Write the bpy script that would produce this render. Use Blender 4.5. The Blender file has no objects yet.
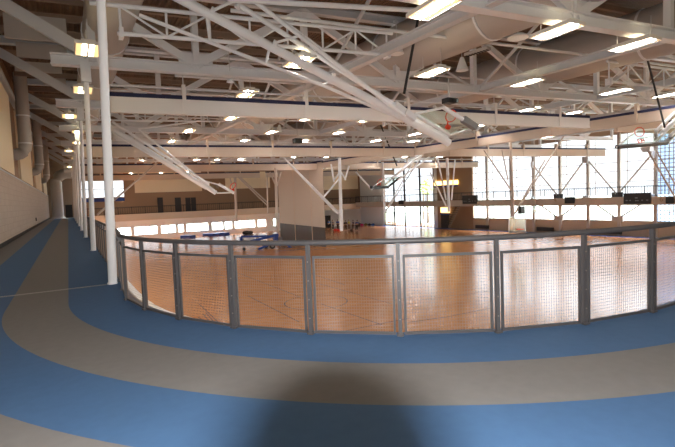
import bpy, bmesh, math, random
from mathutils import Vector, Matrix
random.seed(7)
sc = bpy.context.scene
COL = sc.collection
PI = math.pi
# ------------------------------------------------------------------ camera model
F, PITCH, ROLL, YAW = 454.44, -0.05896, 0.0398, 0.53265
EYE = Vector((0, 0, 1.6))
_r = Vector((math.cos(YAW), -math.sin(YAW), 0))
_f = Vector((math.sin(YAW)*math.cos(PITCH), math.cos(YAW)*math.cos(PITCH), math.sin(PITCH)))
_d = _f.cross(_r)
RT = _r*math.cos(ROLL) + _d*math.sin(ROLL)
DN = -_r*math.sin(ROLL) + _d*math.cos(ROLL)
FW = _f
def ray(px, py):
    return RT*((px-337.5)/F) + DN*((py-223.5)/F) + FW
def atz(px, py, z):
    d = ray(px, py); return EYE + d*((z-1.6)/d.z)
def atl(px, py, p0, p1):                 # vertical plane through the ground line p0-p1
    n = Vector((p1[1]-p0[1], -(p1[0]-p0[0]), 0)); d = ray(px, py)
    return EYE + d*(n.dot(Vector((p0[0], p0[1], 0))-EYE)/n.dot(d))
SX = -0.125                              # the gym's cross direction, a little turned against the track straight
def atv(px, py, v):                      # cross plane y = v + SX x
    return atl(px, py, (0, v), (10, v+10*SX))
def B(u, v, z):                          # gym grid -> world
    return Vector((u*(1-0.0022*(v-20)), v+SX*u, z))
# ------------------------------------------------------------------ materials
M = {}
def mat(name, col, rough=.6, metal=0., emit=None, es=0., spec=.5, coat=0.):
    m = bpy.data.materials.new(name); m.use_nodes = True
    b = m.node_tree.nodes['Principled BSDF']
    b.inputs['Base Color'].default_value = (*col, 1); b.inputs['Roughness'].default_value = rough
    b.inputs['Metallic'].default_value = metal; b.inputs['Specular IOR Level'].default_value = spec
    b.inputs['Coat Weight'].default_value = coat
    if emit: b.inputs['Emission Color'].default_value = (*emit, 1); b.inputs['Emission Strength'].default_value = es
    M[name] = m; return m
def srgb(r, g, b):
    f = lambda c: (c/255/12.92) if c/255 <= .04045 else ((c/255+.055)/1.055)**2.4
    return (f(r), f(g), f(b))
def noisy(m, scale, amt, stretch=(1,1,1), detail=4, bump=0., bscale=None):
    """vary the base colour with an object-space noise"""
    nt = m.node_tree; b = nt.nodes['Principled BSDF']; base = list(b.inputs['Base Color'].default_value)
    tc = nt.nodes.new('ShaderNodeTexCoord'); mp = nt.nodes.new('ShaderNodeMapping'); mp.inputs['Scale'].default_value = stretch
    ns = nt.nodes.new('ShaderNodeTexNoise'); ns.inputs['Scale'].default_value = scale; ns.inputs['Detail'].default_value = detail
    rp = nt.nodes.new('ShaderNodeMixRGB'); rp.blend_type = 'MIX'
    rp.inputs[1].default_value = [c*(1-amt) for c in base[:3]]+[1]; rp.inputs[2].default_value = [min(1, c*(1+amt)) for c in base[:3]]+[1]
    L = nt.links.new
    L(tc.outputs['Object'], mp.inputs['Vector']); L(mp.outputs[0], ns.inputs['Vector']); L(ns.outputs['Fac'], rp.inputs[0]); L(rp.outputs[0], b.inputs['Base Color'])
    if bump:
        bp = nt.nodes.new('ShaderNodeBump'); bp.inputs['Strength'].default_value = bump
        n2 = nt.nodes.new('ShaderNodeTexNoise'); n2.inputs['Scale'].default_value = bscale or scale*4
        L(mp.outputs[0], n2.inputs['Vector']); L(n2.outputs['Fac'], bp.inputs['Height']); L(bp.outputs[0], b.inputs['Normal'])
    return m
noisy(mat('track_blue', srgb(72, 106, 146), .75, spec=.25), 9, .10, bump=.25, bscale=160)
noisy(mat('track_grey', srgb(124, 122, 121), .75, spec=.25), 9, .09, bump=.25, bscale=160)
mat('track_seam', srgb(200, 200, 196), .6)
mat('slab_edge', srgb(190, 178, 160), .7)
mat('steel_white', srgb(226, 229, 233), .45)
mat('steel_grey', srgb(204, 207, 211), .5)
mat('tube_white', srgb(240, 243, 247), .35)
mat('pole_white', srgb(236, 238, 242), .35)
mat('rail_grey', srgb(72, 70, 72), .5, .0)
mat('wire_grey', srgb(146, 122, 102), .5, .0)
mat('bolt', srgb(120, 112, 106), .5)
mat('wall_block', srgb(196, 178, 162), .8)
mat('wall_cream', srgb(236, 217, 186), .85)
mat('wall_tan', srgb(172, 152, 132), .85)
mat('wall_brown', srgb(150, 120, 94), .85)
mat('wall_pale', srgb(228, 228, 226), .85)
mat('fascia', srgb(204, 180, 156), .8)
mat('fascia_right', srgb(186, 170, 156), .8)
mat('dark', srgb(34, 31, 30), .6)
mat('door_dark', srgb(48, 44, 44), .6)
mat('black', (.012, .012, .012), .5)
mat('navy', srgb(28, 34, 70), .7)
mat('curtain_white', srgb(234, 231, 227), .8)
mat('curtain_side', srgb(198, 180, 162), .8)
mat('mullion', srgb(140, 126, 116), .5)
mat('column_brown', srgb(170, 160, 152), .6)
mat('duct', srgb(182, 178, 174), .5)
mat('joist_tan', srgb(150, 128, 110), .6)
mat('curtain_warm_lit', srgb(208, 192, 176), .8)  # white curtain cloth with the warm lamp cast put into its colour
mat('baffle', srgb(196, 190, 184), .85)
mat('orange', srgb(235, 70, 40), .4)
mat('brown_pole', srgb(198, 184, 172), .5)
mat('strap', (.02, .02, .022), .7)
mat('blue_paint', srgb(30, 70, 150), .4)
mat('blue_mat', srgb(26, 58, 130), .6)
mat('rubber', (.02, .02, .02), .7)
mat('pad_grey', srgb(120, 122, 126), .6)
mat('lamp_body', srgb(225, 222, 215), .5)
mat('lamp_glow', (1, .9, .7), .5, emit=(.97, .97, .98), es=54)
mat('lamp_glow_dim', (1, .9, .7), .5, emit=(1, .84, .58), es=6)
mat('reflector_lit_glow', (1, .8, .5), .4, emit=(1, .66, .27), es=.62)  # tube light falling on the reflector, given to it as its own amber glow
mat('lamp_uplight', (1, .8, .5), .4, emit=(1, .80, .48), es=7)
mat('strip_glow', (1, .8, .5), .5, emit=(1, .66, .22), es=2.2)
mat('leaf', srgb(176, 204, 120), .8)
mat('trunk', srgb(90, 70, 52), .9)
mat('lawn', srgb(134, 138, 126), .9)
mat('led', srgb(120, 124, 130), .5)
mat('skin', srgb(196, 150, 120), .6)
mat('hair', srgb(40, 30, 24), .7)
for n, c in dict(shirt_blue=(60, 96, 168), shirt_navy=(26, 30, 60), shirt_yellow=(206, 200, 70), shirt_dark=(30, 30, 36), short_dark=(28, 28, 36), short_tan=(92, 66, 48), bag_red=(214, 50, 40), bag_pink=(200, 50, 110), bag_black=(26, 26, 30), bag_olive=(120, 110, 50), bag_blue=(50, 90, 150)).items():
    mat(n, srgb(*c), .7)
# translucent-looking shell materials
def thin(name, col, alpha, rough=.1, gl=.08):
    m = bpy.data.materials.new(name); m.use_nodes = True; nt = m.node_tree; nt.nodes.clear()
    o = nt.nodes.new('ShaderNodeOutputMaterial'); t = nt.nodes.new('ShaderNodeBsdfTransparent'); t.inputs[0].default_value = (*col, 1)
    g = nt.nodes.new('ShaderNodeBsdfGlossy'); g.inputs['Roughness'].default_value = rough; g.inputs['Color'].default_value = (.9, .95, 1, 1)
    mx = nt.nodes.new('ShaderNodeMixShader'); mx.inputs[0].default_value = gl
    nt.links.new(t.outputs[0], mx.inputs[1]); nt.links.new(g.outputs[0], mx.inputs[2])
    nt.links.new(mx.outputs[0], o.inputs[0]); M[name] = m
thin('glass', (.97, .99, 1), 0)
thin('glass_blue', (.72, .84, 1), 0)
thin('board_glass', (.86, .90, .86), 0, .15, .08)
def mesh_curtain():
    m = bpy.data.materials.new('curtain_mesh'); m.use_nodes = True; nt = m.node_tree
    b = nt.nodes['Principled BSDF']; b.inputs['Base Color'].default_value = (*srgb(84, 76, 72), 1); b.inputs['Alpha'].default_value = .8
    M['curtain_mesh'] = m
mesh_curtain()
# gym floor: maple strips under a hard varnish
def wood():
    m = mat('gym_wood', srgb(206, 132, 80), .2, spec=.5, coat=.0); nt = m.node_tree; b = nt.nodes['Principled BSDF']; L = nt.links.new
    tc = nt.nodes.new('ShaderNodeTexCoord'); mp = nt.nodes.new('ShaderNodeMapping'); mp.inputs['Rotation'].default_value = (0, 0, math.radians(7))
    br = nt.nodes.new('ShaderNodeTexBrick'); br.inputs['Scale'].default_value = 1; br.inputs['Mortar Size'].default_value = .004
    br.inputs['Brick Width'].default_value = 2.4; br.inputs['Row Height'].default_value = .32; br.inputs['Bias'].default_value = -.1
    br.inputs['Color1'].default_value = (*srgb(202, 138, 88), 1); br.inputs['Color2'].default_value = (*srgb(190, 127, 79), 1); br.inputs['Mortar'].default_value = (*srgb(186, 116, 66), 1)
    ns = nt.nodes.new('ShaderNodeTexNoise'); ns.inputs['Scale'].default_value = .35
    mx = nt.nodes.new('ShaderNodeMixRGB'); mx.blend_type = 'MULTIPLY'; mx.inputs[0].default_value = .12
    L(tc.outputs['Object'], mp.inputs[0]); L(mp.outputs[0], br.inputs['Vector']); L(tc.outputs['Object'], ns.inputs['Vector'])
    L(br.outputs['Color'], mx.inputs[1]); L(ns.outputs['Fac'], mx.inputs[2]); L(mx.outputs[0], b.inputs['Base Color'])
    bp = nt.nodes.new('ShaderNodeBump'); bp.inputs['Strength'].default_value = .02; n2 = nt.nodes.new('ShaderNodeTexNoise'); n2.inputs['Scale'].default_value = 1.2
    L(tc.outputs['Object'], n2.inputs['Vector']); L(n2.outputs['Fac'], bp.inputs['Height']); L(bp.outputs[0], b.inputs['Normal'])
wood()
mat('line_dark', srgb(60, 40, 30), .6, spec=.2)
mat('line_white', srgb(206, 200, 190), .4)
mat('border_blue', srgb(30, 74, 150), .4)
mat('border_grey', srgb(120, 112, 108), .5)
# roof deck: ribbed steel
def deck():
    m = mat('roof_deck', srgb(122, 94, 72), .7); nt = m.node_tree; b = nt.nodes['Principled BSDF']; L = nt.links.new
    tc = nt.nodes.new('ShaderNodeTexCoord'); w = nt.nodes.new('ShaderNodeTexWave'); w.wave_type = 'BANDS'; w.bands_direction = 'X'; w.inputs['Scale'].default_value = 1.6
    bp = nt.nodes.new('ShaderNodeBump'); bp.inputs['Strength'].default_value = .8; bp.inputs['Distance'].default_value = .08
    L(tc.outputs['Object'], w.inputs['Vector']); L(w.outputs['Fac'], bp.inputs['Height']); L(bp.outputs[0], b.inputs['Normal'])
deck()
def blockwall():
    m = M['wall_block']; nt = m.node_tree; b = nt.nodes['Principled BSDF']; L = nt.links.new
    tc = nt.nodes.new('ShaderNodeTexCoord'); mp = nt.nodes.new('ShaderNodeMapping'); mp.inputs['Rotation'].default_value = (PI/2, 0, PI/2)
    br = nt.nodes.new('ShaderNodeTexBrick'); br.inputs['Scale'].default_value = 1; br.inputs['Brick Width'].default_value = .6; br.inputs['Row Height'].default_value = .3; br.inputs['Mortar Size'].default_value = .008
    br.inputs['Color1'].default_value = (*srgb(198, 180, 164), 1); br.inputs['Color2'].default_value = (*srgb(192, 173, 157), 1); br.inputs['Mortar'].default_value = (*srgb(176, 156, 140), 1)
    sx = nt.nodes.new('ShaderNodeSeparateXYZ'); cb = nt.nodes.new('ShaderNodeCombineXYZ')
    L(tc.outputs['Object'], sx.inputs[0]); L(sx.outputs['Y'], cb.inputs['X']); L(sx.outputs['Z'], cb.inputs['Y']); L(cb.outputs[0], br.inputs['Vector']); L(br.outputs['Color'], b.inputs['Base Color'])
blockwall()
# ------------------------------------------------------------------ mesh helpers
class MB:
    """collects shapes (world coordinates) for one mesh object"""
    def __init__(s): s.v = []; s.f = []; s.mi = []; s.sm = []; s.mats = []
    def _m(s, m):
        if m not in s.mats: s.mats.append(m)
        return s.mats.index(m)
    def add(s, vs, fs, m=None, smooth=False):
        o = len(s.v); s.v += [Vector(v) for v in vs]; k = s._m(m) if m else 0
        for f in fs: s.f.append([o+i for i in f]); s.mi.append(k); s.sm.append(smooth)
        return s
    def poly(s, vs, m=None): return s.add(vs, [list(range(len(vs)))], m)
    def box(s, c, sx, sy, sz, rot=None, m=None):
        c = Vector(c); vs = []
        for i in (-1, 1):
            for j in (-1, 1):
                for k in (-1, 1):
                    p = Vector((i*sx/2, j*sy/2, k*sz/2)); vs.append(c + (rot @ p if rot else p))
        return s.add(vs, [(0,1,3,2),(4,6,7,5),(0,4,5,1),(2,3,7,6),(0,2,6,4),(1,5,7,3)], m)
    def bar(s, a, b, w, h, up=(0,0,1), m=None):        # rectangular bar a->b, w across, h along up
        a = Vector(a); b = Vector(b); d = (b-a).normalized(); up = Vector(up)
        if abs(d.dot(up)) > .98: up = Vector((1, 0, 0))
        sd = d.cross(up).normalized(); u = sd.cross(d)
        vs = [p + sd*(i*w/2) + u*(j*h/2) for p in (a, b) for i, j in ((-1,-1),(1,-1),(1,1),(-1,1))]
        return s.add(vs, [(3,2,1,0),(4,5,6,7),(0,1,5,4),(1,2,6,5),(2,3,7,6),(3,0,4,7)], m)
    def ibeam(s, a, b, w, h, t=.03, up=(0,0,1)):
        a = Vector(a); b = Vector(b); u = Vector(up)*(h/2-t/2)
        s.bar(a+u, b+u, w, t, up); s.bar(a-u, b-u, w, t, up); s.bar(a, b, t, h-2*t, up); return s
    def tube(s, pts, r, n=10, caps=True, m=None):
        pts = [Vector(p) for p in pts]; rings = []
        for i, p in enumerate(pts):
            d = (pts[min(i+1, len(pts)-1)]-pts[max(i-1, 0)]).normalized()
            ref = Vector((0, 0, 1)) if abs(d.z) < .9 else Vector((0, 1, 0))
            sd = d.cross(ref).normalized(); u = sd.cross(d); rr = r[i] if isinstance(r, (list, tuple)) else r
            rings.append([p + (sd*math.cos(2*PI*k/n)+u*math.sin(2*PI*k/n))*rr for k in range(n)])
        o = [v for rg in rings for v in rg]; fs = []
        for i in range(len(pts)-1):
            for k in range(n): fs.append((i*n+k, i*n+(k+1) % n, (i+1)*n+(k+1) % n, (i+1)*n+k))
        s.add(o, fs, m, True)
        if caps: s.add(rings[0], [list(range(n))[::-1]], m); s.add(rings[-1], [list(range(n))], m)
        return s
    def torus(s, c, R, r, ax1, ax2, n=20, k=6, m=None):
        c = Vector(c); ax1 = Vector(ax1).normalized(); ax2 = Vector(ax2).normalized(); nz = ax1.cross(ax2); vs = []; fs = []
        for i in range(n):
            a = 2*PI*i/n; d = ax1*math.cos(a)+ax2*math.sin(a)
            for j in range(k):
                b = 2*PI*j/k; vs.append(c + d*(R+r*math.cos(b)) + nz*(r*math.sin(b)))
        for i in range(n):
            for j in range(k): fs.append((i*k+j, ((i+1) % n)*k+j, ((i+1) % n)*k+(j+1) % k, i*k+(j+1) % k))
        return s.add(vs, fs, m, True)
    def ball(s, c, rx, ry, rz, n=12, k=8, m=None):
        c = Vector(c); vs = [c+Vector((0, 0, rz))]; fs = []
        for i in range(1, k):
            t = PI*i/k
            for j in range(n): vs.append(c+Vector((rx*math.sin(t)*math.cos(2*PI*j/n), ry*math.sin(t)*math.sin(2*PI*j/n), rz*math.cos(t))))
        vs.append(c-Vector((0, 0, rz))); e = len(vs)-1
        for j in range(n):
            fs.append((0, 1+j, 1+(j+1) % n)); fs.append((e, e-n+(j+1) % n, e-n+j))
            for i in range(k-2): fs.append((1+i*n+j, 1+(i+1)*n+j, 1+(i+1)*n+(j+1) % n, 1+i*n+(j+1) % n))
        return s.add(vs, fs, m, True)
    def slab(s, q, th, nrm=None, m=None):              # quad given a thickness
        q = [Vector(p) for p in q]; n = Vector(nrm) if nrm else (q[1]-q[0]).cross(q[2]-q[0]).normalized(); n = n*th/2
        k = len(q); vs = [p-n for p in q]+[p+n for p in q]
        return s.add(vs, [list(range(k))[::-1], [k+i for i in range(k)]]+[(i, (i+1) % k, k+(i+1) % k, k+i) for i in range(k)], m)
    def build(s, name, m=None, root=None, parent=None):
        base = Vector(root['_o']) if root is not None and '_o' in root else Vector((0, 0, 0))
        me = bpy.data.meshes.new(name); me.from_pydata([tuple(v-base) for v in s.v], [], s.f)
        ms = [M[x] for x in s.mats] if s.mats else [M[m]]
        for x in ms: me.materials.append(x)
        if s.mats: me.polygons.foreach_set('material_index', s.mi)
        me.polygons.foreach_set('use_smooth', s.sm)
        bm = bmesh.new(); bm.from_mesh(me); bmesh.ops.recalc_face_normals(bm, faces=bm.faces); bm.to_mesh(me); bm.free()
        ob = bpy.data.objects.new(name, me); COL.objects.link(ob)
        pr = parent if parent is not None else root
        if pr is not None: ob.parent = pr
        return ob
def thing(name, label, cat, loc=(0, 0, 0), group=None):
    o = bpy.data.objects.new(name, None); COL.objects.link(o); o.empty_display_size = .2
    o.location = loc; o['_o'] = tuple(loc); o['label'] = label; o['category'] = cat
    if group: o['group'] = group
    return o
def tag(o, label, cat, group=None, kind=None):
    o['label'] = label; o['category'] = cat
    if group: o['group'] = group
    if kind: o['kind'] = kind
    return o
def struct(mb, name, m=None, parent=None):
    o = mb.build(name, m, None, parent)
    if parent is None: o['kind'] = 'structure'
    return o
def dup(root, loc, label=None, group=None, rz=None):
    r = root.copy(); COL.objects.link(r); r.location = loc
    if rz is not None: r.rotation_euler = (0, 0, rz)
    if label: r['label'] = label
    if group: r['group'] = group
    for ch in root.children:
        c = ch.copy(); COL.objects.link(c); c.parent = r
        for g in ch.children:
            d = g.copy(); COL.objects.link(d); d.parent = c
    return r
ORD = ['first', 'second', 'third', 'fourth', 'fifth', 'sixth', 'seventh', 'eighth', 'ninth', 'tenth', 'eleventh', 'twelfth', 'thirteenth', 'fourteenth', 'fifteenth', 'sixteenth', 'seventeenth', 'eighteenth', 'nineteenth', 'twentieth']
# ------------------------------------------------------------------ main dimensions
XR, YC, RAD = 0.729, 8.795, 5.975        # inner edge of the track: straight at x = XR, then a quarter turn
CX, CY = XR+RAD, YC
ZF = -4.4                                # gym floor below the track
FARL = ((-3.3, 83.2), (53.2, 79.0))      # far wall line
RWL = ((57.6, 14.0), (52.3, 79.0))       # right (window) wall line
FRL = ((54.2, 14.0), (49.2, 76.0))       # edge of the walkway along the right wall
FFL = ((0.8, 79.7), (50, 75.8))          # edge of the walkway along the far wall
XW = -2.56                               # left wall face
ROOF = 10.1
CH = 6.85                                # truss bottom chord
def path(s, d):
    """point on the track, s metres along the inner edge from the start of the bend (negative: up the left straight), d metres outwards"""
    if s < 0: return Vector((XR-d, YC-s, 0))
    th = s/RAD
    if th < PI/2:
        return Vector((CX-(RAD+d)*math.cos(th), CY-(RAD+d)*math.sin(th), 0))
    return Vector((CX+(s-RAD*PI/2), CY-RAD-d, 0))
SEND = RAD*PI/2+16
# ------------------------------------------------------------------ running track (setting)
def build_track():
    ss = [-72, -40, -20, -10, -5, -2, 0]+[RAD*PI/2*i/48 for i in range(1, 49)]+[RAD*PI/2+4, SEND]
    mb = MB()
    lanes = [(-.15, .83, 'track_blue'), (.83, 1.694, 'track_grey'), (1.694, 2.53, 'track_blue'), (2.53, 3.29, 'track_grey')]
    for a, b, m in lanes:
        for i in range(len(ss)-1):
            mb.poly([path(ss[i], a), path(ss[i], b), path(ss[i+1], b), path(ss[i+1], a)], m)
    # apron outside the lanes, only round the bend
    for i in range(len(ss)-1):
        if ss[i] >= -5:
            b = 6.6
            mb.poly([path(ss[i], 3.29), path(ss[i], b), path(ss[i+1], b), path(ss[i+1], 3.29)], 'track_grey')
    # edge and underside of the slab
    for i in range(len(ss)-1):
        p, q = path(ss[i], -.15), path(ss[i+1], -.15); dz = Vector((0, 0, -.5))
        mb.poly([p, q, q+dz, p+dz], 'slab_edge')
        r, t = path(ss[i], 3.29), path(ss[i+1], 3.29)
        mb.poly([p+dz, q+dz, t+dz, r+dz], 'slab_edge')
    for k in (0, .07):                    # the expansion joint across the lanes
        y = 10.27+k; mb.poly([(XR, y, .003), (XR, y+.03, .003), (XW, y+.03, .003), (XW, y, .003)], 'track_seam')
    o = struct(mb, 'floor_track'); return o
build_track()
# ------------------------------------------------------------------ gym floor with its painted lines
def build_floor():
    mb = MB()
    mb.poly([(-4, -3, ZF), (60, -3, ZF), (60, 85, ZF), (-4, 85, ZF)], 'gym_wood')
    def ribbon(pts, w, m, z=.006):
        pts = [Vector(p) for p in pts]
        for a, b in zip(pts, pts[1:]):
            d = (b-a).normalized(); n = Vector((-d.y, d.x, 0))*w/2
            mb.poly([(a-n)+Vector((0, 0, z)), (b-n)+Vector((0, 0, z)), (b+n)+Vector((0, 0, z)), (a+n)+Vector((0, 0, z))], m)
    def pix(pts, w, m, z=.006): ribbon([atz(x, y, ZF) for x, y in pts], w, m, z)
    for l in ([(248, 296), (299, 322)], [(199, 304), (219, 323)], [(203, 314), (210, 322)], [(206, 313), (213, 321)], [(198, 317), (212, 326)],
              [(321, 304), (382, 325)], [(320, 284), (392, 304)], [(404, 323), (447, 317), (492, 308)], [(340, 332), (410, 318)], [(225, 268), (300, 297)], [(300, 270), (345, 285)],
              [(150, 262), (225, 276)], [(205, 262), (260, 272)], [(420, 300), (500, 290)]):
        pix(l, .06, 'line_dark')
    c = atz(316, 302, ZF)
    ribbon([c+Vector((1.8*math.cos(a*PI/16), 1.8*math.sin(a*PI/16), 0)) for a in range(33)], .06, 'line_dark')
    for px, py, r, a0, a1 in ((379, 278, .9, 0, 24), (602, 274, .55, -14, 10)):
        c = atz(px, py, ZF); ribbon([c+Vector((r*math.cos(a*PI/16), r*math.sin(a*PI/16), 0)) for a in range(a0, a1+1)], .05, 'line_dark')
    # painted corner under the bend: a pale curved line round a grey corner
    arc = [(121, 276), (127, 283), (134, 291), (142, 298.5), (152, 306), (166, 312.5), (190, 319), (222, 327.5)]
    pix(arc, .42, 'line_white', .009)
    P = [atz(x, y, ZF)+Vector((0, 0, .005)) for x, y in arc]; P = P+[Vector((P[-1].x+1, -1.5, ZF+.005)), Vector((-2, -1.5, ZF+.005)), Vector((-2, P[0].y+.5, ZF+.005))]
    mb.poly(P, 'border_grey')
    # blue border along the window wall
    w0, w1 = Vector((*RWL[0], ZF)), Vector((*RWL[1], ZF)); n = Vector((-1, -.08, 0))
    ribbon([w0+n*.8, w1+n*.8], 1.5, 'border_blue')
    struct(mb, 'floor')
build_floor()
# ------------------------------------------------------------------ left corridor wall
def left_wall():
    t = .3; mb = MB()
    mb.box((XW-t/2, 44, 1.72), t, 80, 3.46); struct(mb, 'wall_left', 'wall_block')
    mb = MB(); mb.box((XW-t/2-.12, 44, 6.8), t, 80, 6.6); struct(mb, 'wall_left_upper', 'wall_brown')
    mb = MB(); mb.box((XW-.04, 44, 3.48), .12, 80, .08); struct(mb, 'trim_1', 'steel_grey')
    mb = MB(); mb.box((XW+.015, 44, .09), .03, 80, .18); struct(mb, 'baseboard_left', 'dark')
    for i, (a, b) in enumerate(((12, 21.5), (23.5, 32.4), (36.8, 48.6), (53.0, 64.5), (69.2, 80.5))):
        o = MB(); o.box((XW-.1, (a+b)/2, 5.85), .22, b-a, 4.55); o = o.build('wall_panel', 'wall_cream')
        tag(o, 'cream upper wall panel of the left corridor, %s' % ('beyond the left edge of the photo', 'the one cut by the left photo edge', 'between the first and second dropping pipes', 'beyond the second dropping pipe', 'last and nearest the end wall')[i], 'wall panel', 'cream wall panels of the corridor')
    mb = MB(); mb.box((XW+.02, 44, 8.4), .3, 80, .3); struct(mb, 'trim_2', 'steel_grey')
    for i, y in enumerate((34.6, 50.8, 67.0)):
        r = .36; x = XW+.5; t = thing('air_duct', 'round white duct dropping down the left wall and elbowing into it, %s' % ('nearest of three', 'middle one of three', 'farthest of three')[i], 'duct', (x, y, 9), 'ducts down the corridor wall')
        z0 = 4.9
        pts = [(x, y, ROOF-.06), (x, y, z0+.7)]+[(x-.55*(1-math.cos(a)), y, z0+.7-.6*math.sin(a)) for a in (.4, .8, 1.2, PI/2)]+[(XW-.1, y, z0+.1)]
        MB().tube(pts, r, 14).build('pipe', 'duct', t)
        for zz in (z0+.8, 7.4): MB().tube([(x, y, zz-.04), (x, y, zz+.04)], r+.03, 14).build('joint_band', 'steel_white', t)
    # big floor-standing duct at the corridor's far end
    y = 80; x = -1.35; t = thing('floor_duct', 'fat round white duct standing on the track at the corridor end and bending right', 'duct', (x, y, 0))
    pts = [(x, y, .02), (x, y, 5.2)]+[(x+1.5*(1-math.cos(a)), y, 5.2+1.5*math.sin(a)) for a in (.3, .6, .9, 1.2, PI/2)]+[(x+3.2, y, 6.7)]
    MB().tube(pts, .75, 18).build('pipe', 'duct', t)
    MB().tube([(x, y, .01), (x, y, .3)], [.95, .8], 18).build('base_collar', 'duct', t)
    o = MB().box((XW+.03, 48.5, .65), .06, .24, .3).build('wall_box', 'dark'); tag(o, 'small dark box low on the left corridor wall', 'wall box')
left_wall()
# ------------------------------------------------------------------ far wall
def farq(x0, y0, x1, y1, off=0.):
    """rectangle on the far wall from a pixel box; off = metres in front of it"""
    l = ((FARL[0][0], FARL[0][1]-off), (FARL[1][0], FARL[1][1]-off))
    return atl(x0, y0, *l), atl(x1, y1, *l)
def hbox(p, q, l, th, z0, z1):
    """upright slab between ground points p, q (2-D), centred on the line"""
    return MB().slab([(p[0], p[1], z0), (q[0], q[1], z0), (q[0], q[1], z1), (p[0], p[1], z1)], th)
def online(l, p): 
    a = Vector(l[0]); d = (Vector(l[1])-a).normalized(); return a+d*d.dot(Vector((p.x, p.y))-a)
def far_wall():
    A, Bq = Vector(FARL[0]), Vector(FARL[1]); n = Vector((.07, 1)).normalized()
    def wallbox(a, b, z0, z1, th=.3, off=0.):
        a = Vector(a)+n*(th/2-off); b = Vector(b)+n*(th/2-off); return hbox(a, b, None, th, z0, z1)
    # lower band of windows: pixel ranges of the openings
    low = [(106, 115), (117, 131), (134, 157.5), (161, 176), (178, 184), (186.5, 208.5), (212, 223.5), (225, 232.5), (235, 255.5), (258, 266.5), (273.5, 277)]
    zt, zb = -2.05, -3.55
    struct(wallbox(A, Bq, zt, -.3), 'wall_far_lower', 'wall_pale')
    mb = MB(); s = wallbox(A, Bq, ZF, zb); mb = s; struct(mb, 'wall_far_base', 'wall_pale')
    xs = []
    for a, b in low:
        p, q = atl(a, 228, *FARL), atl(b, 228, *FARL); xs.append((Vector((p.x, p.y)), Vector((q.x, q.y))))
    prev = A
    for i, (p, q) in enumerate(xs+[(Bq, Bq)]):
        o = wallbox(prev, p, zb, zt); struct(o, 'wall_far_pier', 'wall_pale'); prev = q
    for i, (p, q) in enumerate(xs):
        w = bpy.data.objects.new('window_%d' % (i+1), None); COL.objects.link(w); w['kind'] = 'structure'
        f = MB()
        for z in (zb+.04, zt-.04): f.bar((p.x+n.x*.1, p.y+n.y*.1, z), (q.x+n.x*.1, q.y+n.y*.1, z), .1, .08)
        k = max(1, round((q-p).length/1.3))
        for j in range(k+1):
            c = p.lerp(q, j/k)+n*.1; f.bar((c.x, c.y, zb), (c.x, c.y, zt), .06, .08)
        f.build('window_frame', 'mullion', None, w)
        MB().slab([(p.x+n.x*.15, p.y+n.y*.15, zb), (q.x+n.x*.15, q.y+n.y*.15, zb), (q.x+n.x*.15, q.y+n.y*.15, zt), (p.x+n.x*.15, p.y+n.y*.15, zt)], .02).build('pane', 'glass', None, w)
    # upper storey: big window at the left, then wall
    p, q = farq(75.5, 181, 124.5, 197); zt2, zb2 = (p.z+farq(124, 180.5, 124, 180.5)[0].z)/2, q.z
    pl, pr = Vector((p.x, p.y)), Vector((q.x, q.y))
    struct(wallbox(A, pl, -.3, ROOF), 'wall_far_end', 'wall_tan')
    struct(wallbox(pl, pr, -.3, zb2), 'wall_far_sill', 'wall_brown'); struct(wallbox(pl, pr, zt2, ROOF), 'wall_far_head', 'wall_tan')
    struct(wallbox(pr, Bq, -.3, ROOF), 'wall_far', 'wall_brown')
    w = bpy.data.objects.new('window_20', None); COL.objects.link(w); w['kind'] = 'structure'
    f = MB()
    for z in (zb2, (zb2+zt2)/2, zt2): f.bar((pl.x, pl.y, z), (pr.x, pr.y, z), .1, .1)
    for j in range(4):
        c = pl.lerp(pr, j/3); f.bar((c.x, c.y, zb2), (c.x, c.y, zt2), .1, .1)
    f.build('window_frame', 'mullion', None, w)
    MB().slab([(pl.x, pl.y+.1, zb2), (pr.x, pr.y+.1, zb2), (pr.x, pr.y+.1, zt2), (pl.x, pl.y+.1, zt2)], .02).build('pane', 'glass', None, w)
    o = hbox(pl-n*.06, pr-n*.06, None, .08, zb2-.65, zb2-.1).build('banner_strip', 'blue_mat'); tag(o, 'blue strip banner under the big upper window at far left', 'banner')
    # cream panels high on the wall
    for i, (a, b, t, bt) in enumerate(((135, 202, 166, 193), (225.5, 270, 172, 189), (323, 358, 170, 190))):
        p, _ = farq(a, bt, a, bt); q, _ = farq(b, bt-.03*(b-a), b, bt); zz = farq(a, t, a, t)[0].z
        o = hbox(Vector((p.x, p.y))-n*.05, Vector((q.x, q.y))-n*.05, None, .08, p.z, zz).build('wall_panel', 'wall_cream')
        tag(o, ('broad cream panel high on the far wall, left of the white backstop mast', 'cream panel high on the far wall just left of the lowered curtain', 'cream panel high on the far wall just right of the lowered curtain')[i], 'wall panel', 'cream panels on the far wall')
    # upper doors
    for i, (a, b) in enumerate(((158, 163.5), (175.5, 181.5), (186, 196.5))):
        p, q = farq(a, 211, b, 211); zz = farq((a+b)/2, 197.5, b, 197)[0].z
        d = hbox(Vector((p.x, p.y))-n*.03, Vector((q.x, q.y))-n*.03, None, .06, .0, zz).build('door_%d' % (i+1), 'door_dark'); d['kind'] = 'structure'
        if i == 2:
            c = (Vector((p.x, p.y))+Vector((q.x, q.y)))/2-n*.07; MB().bar((c.x, c.y, 0), (c.x, c.y, zz), .05, .04).build('door_meeting_stile', 'wall_brown', None, d)
    p, q = farq(66, 216, 73, 216); zz = farq(69, 206, 70, 206)[0].z
    d = hbox(Vector((p.x, p.y))-n*.03, Vector((q.x, q.y))-n*.03, None, .06, 0, max(2.0, zz)).build('door_4', 'door_dark'); d['kind'] = 'structure'
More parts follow.
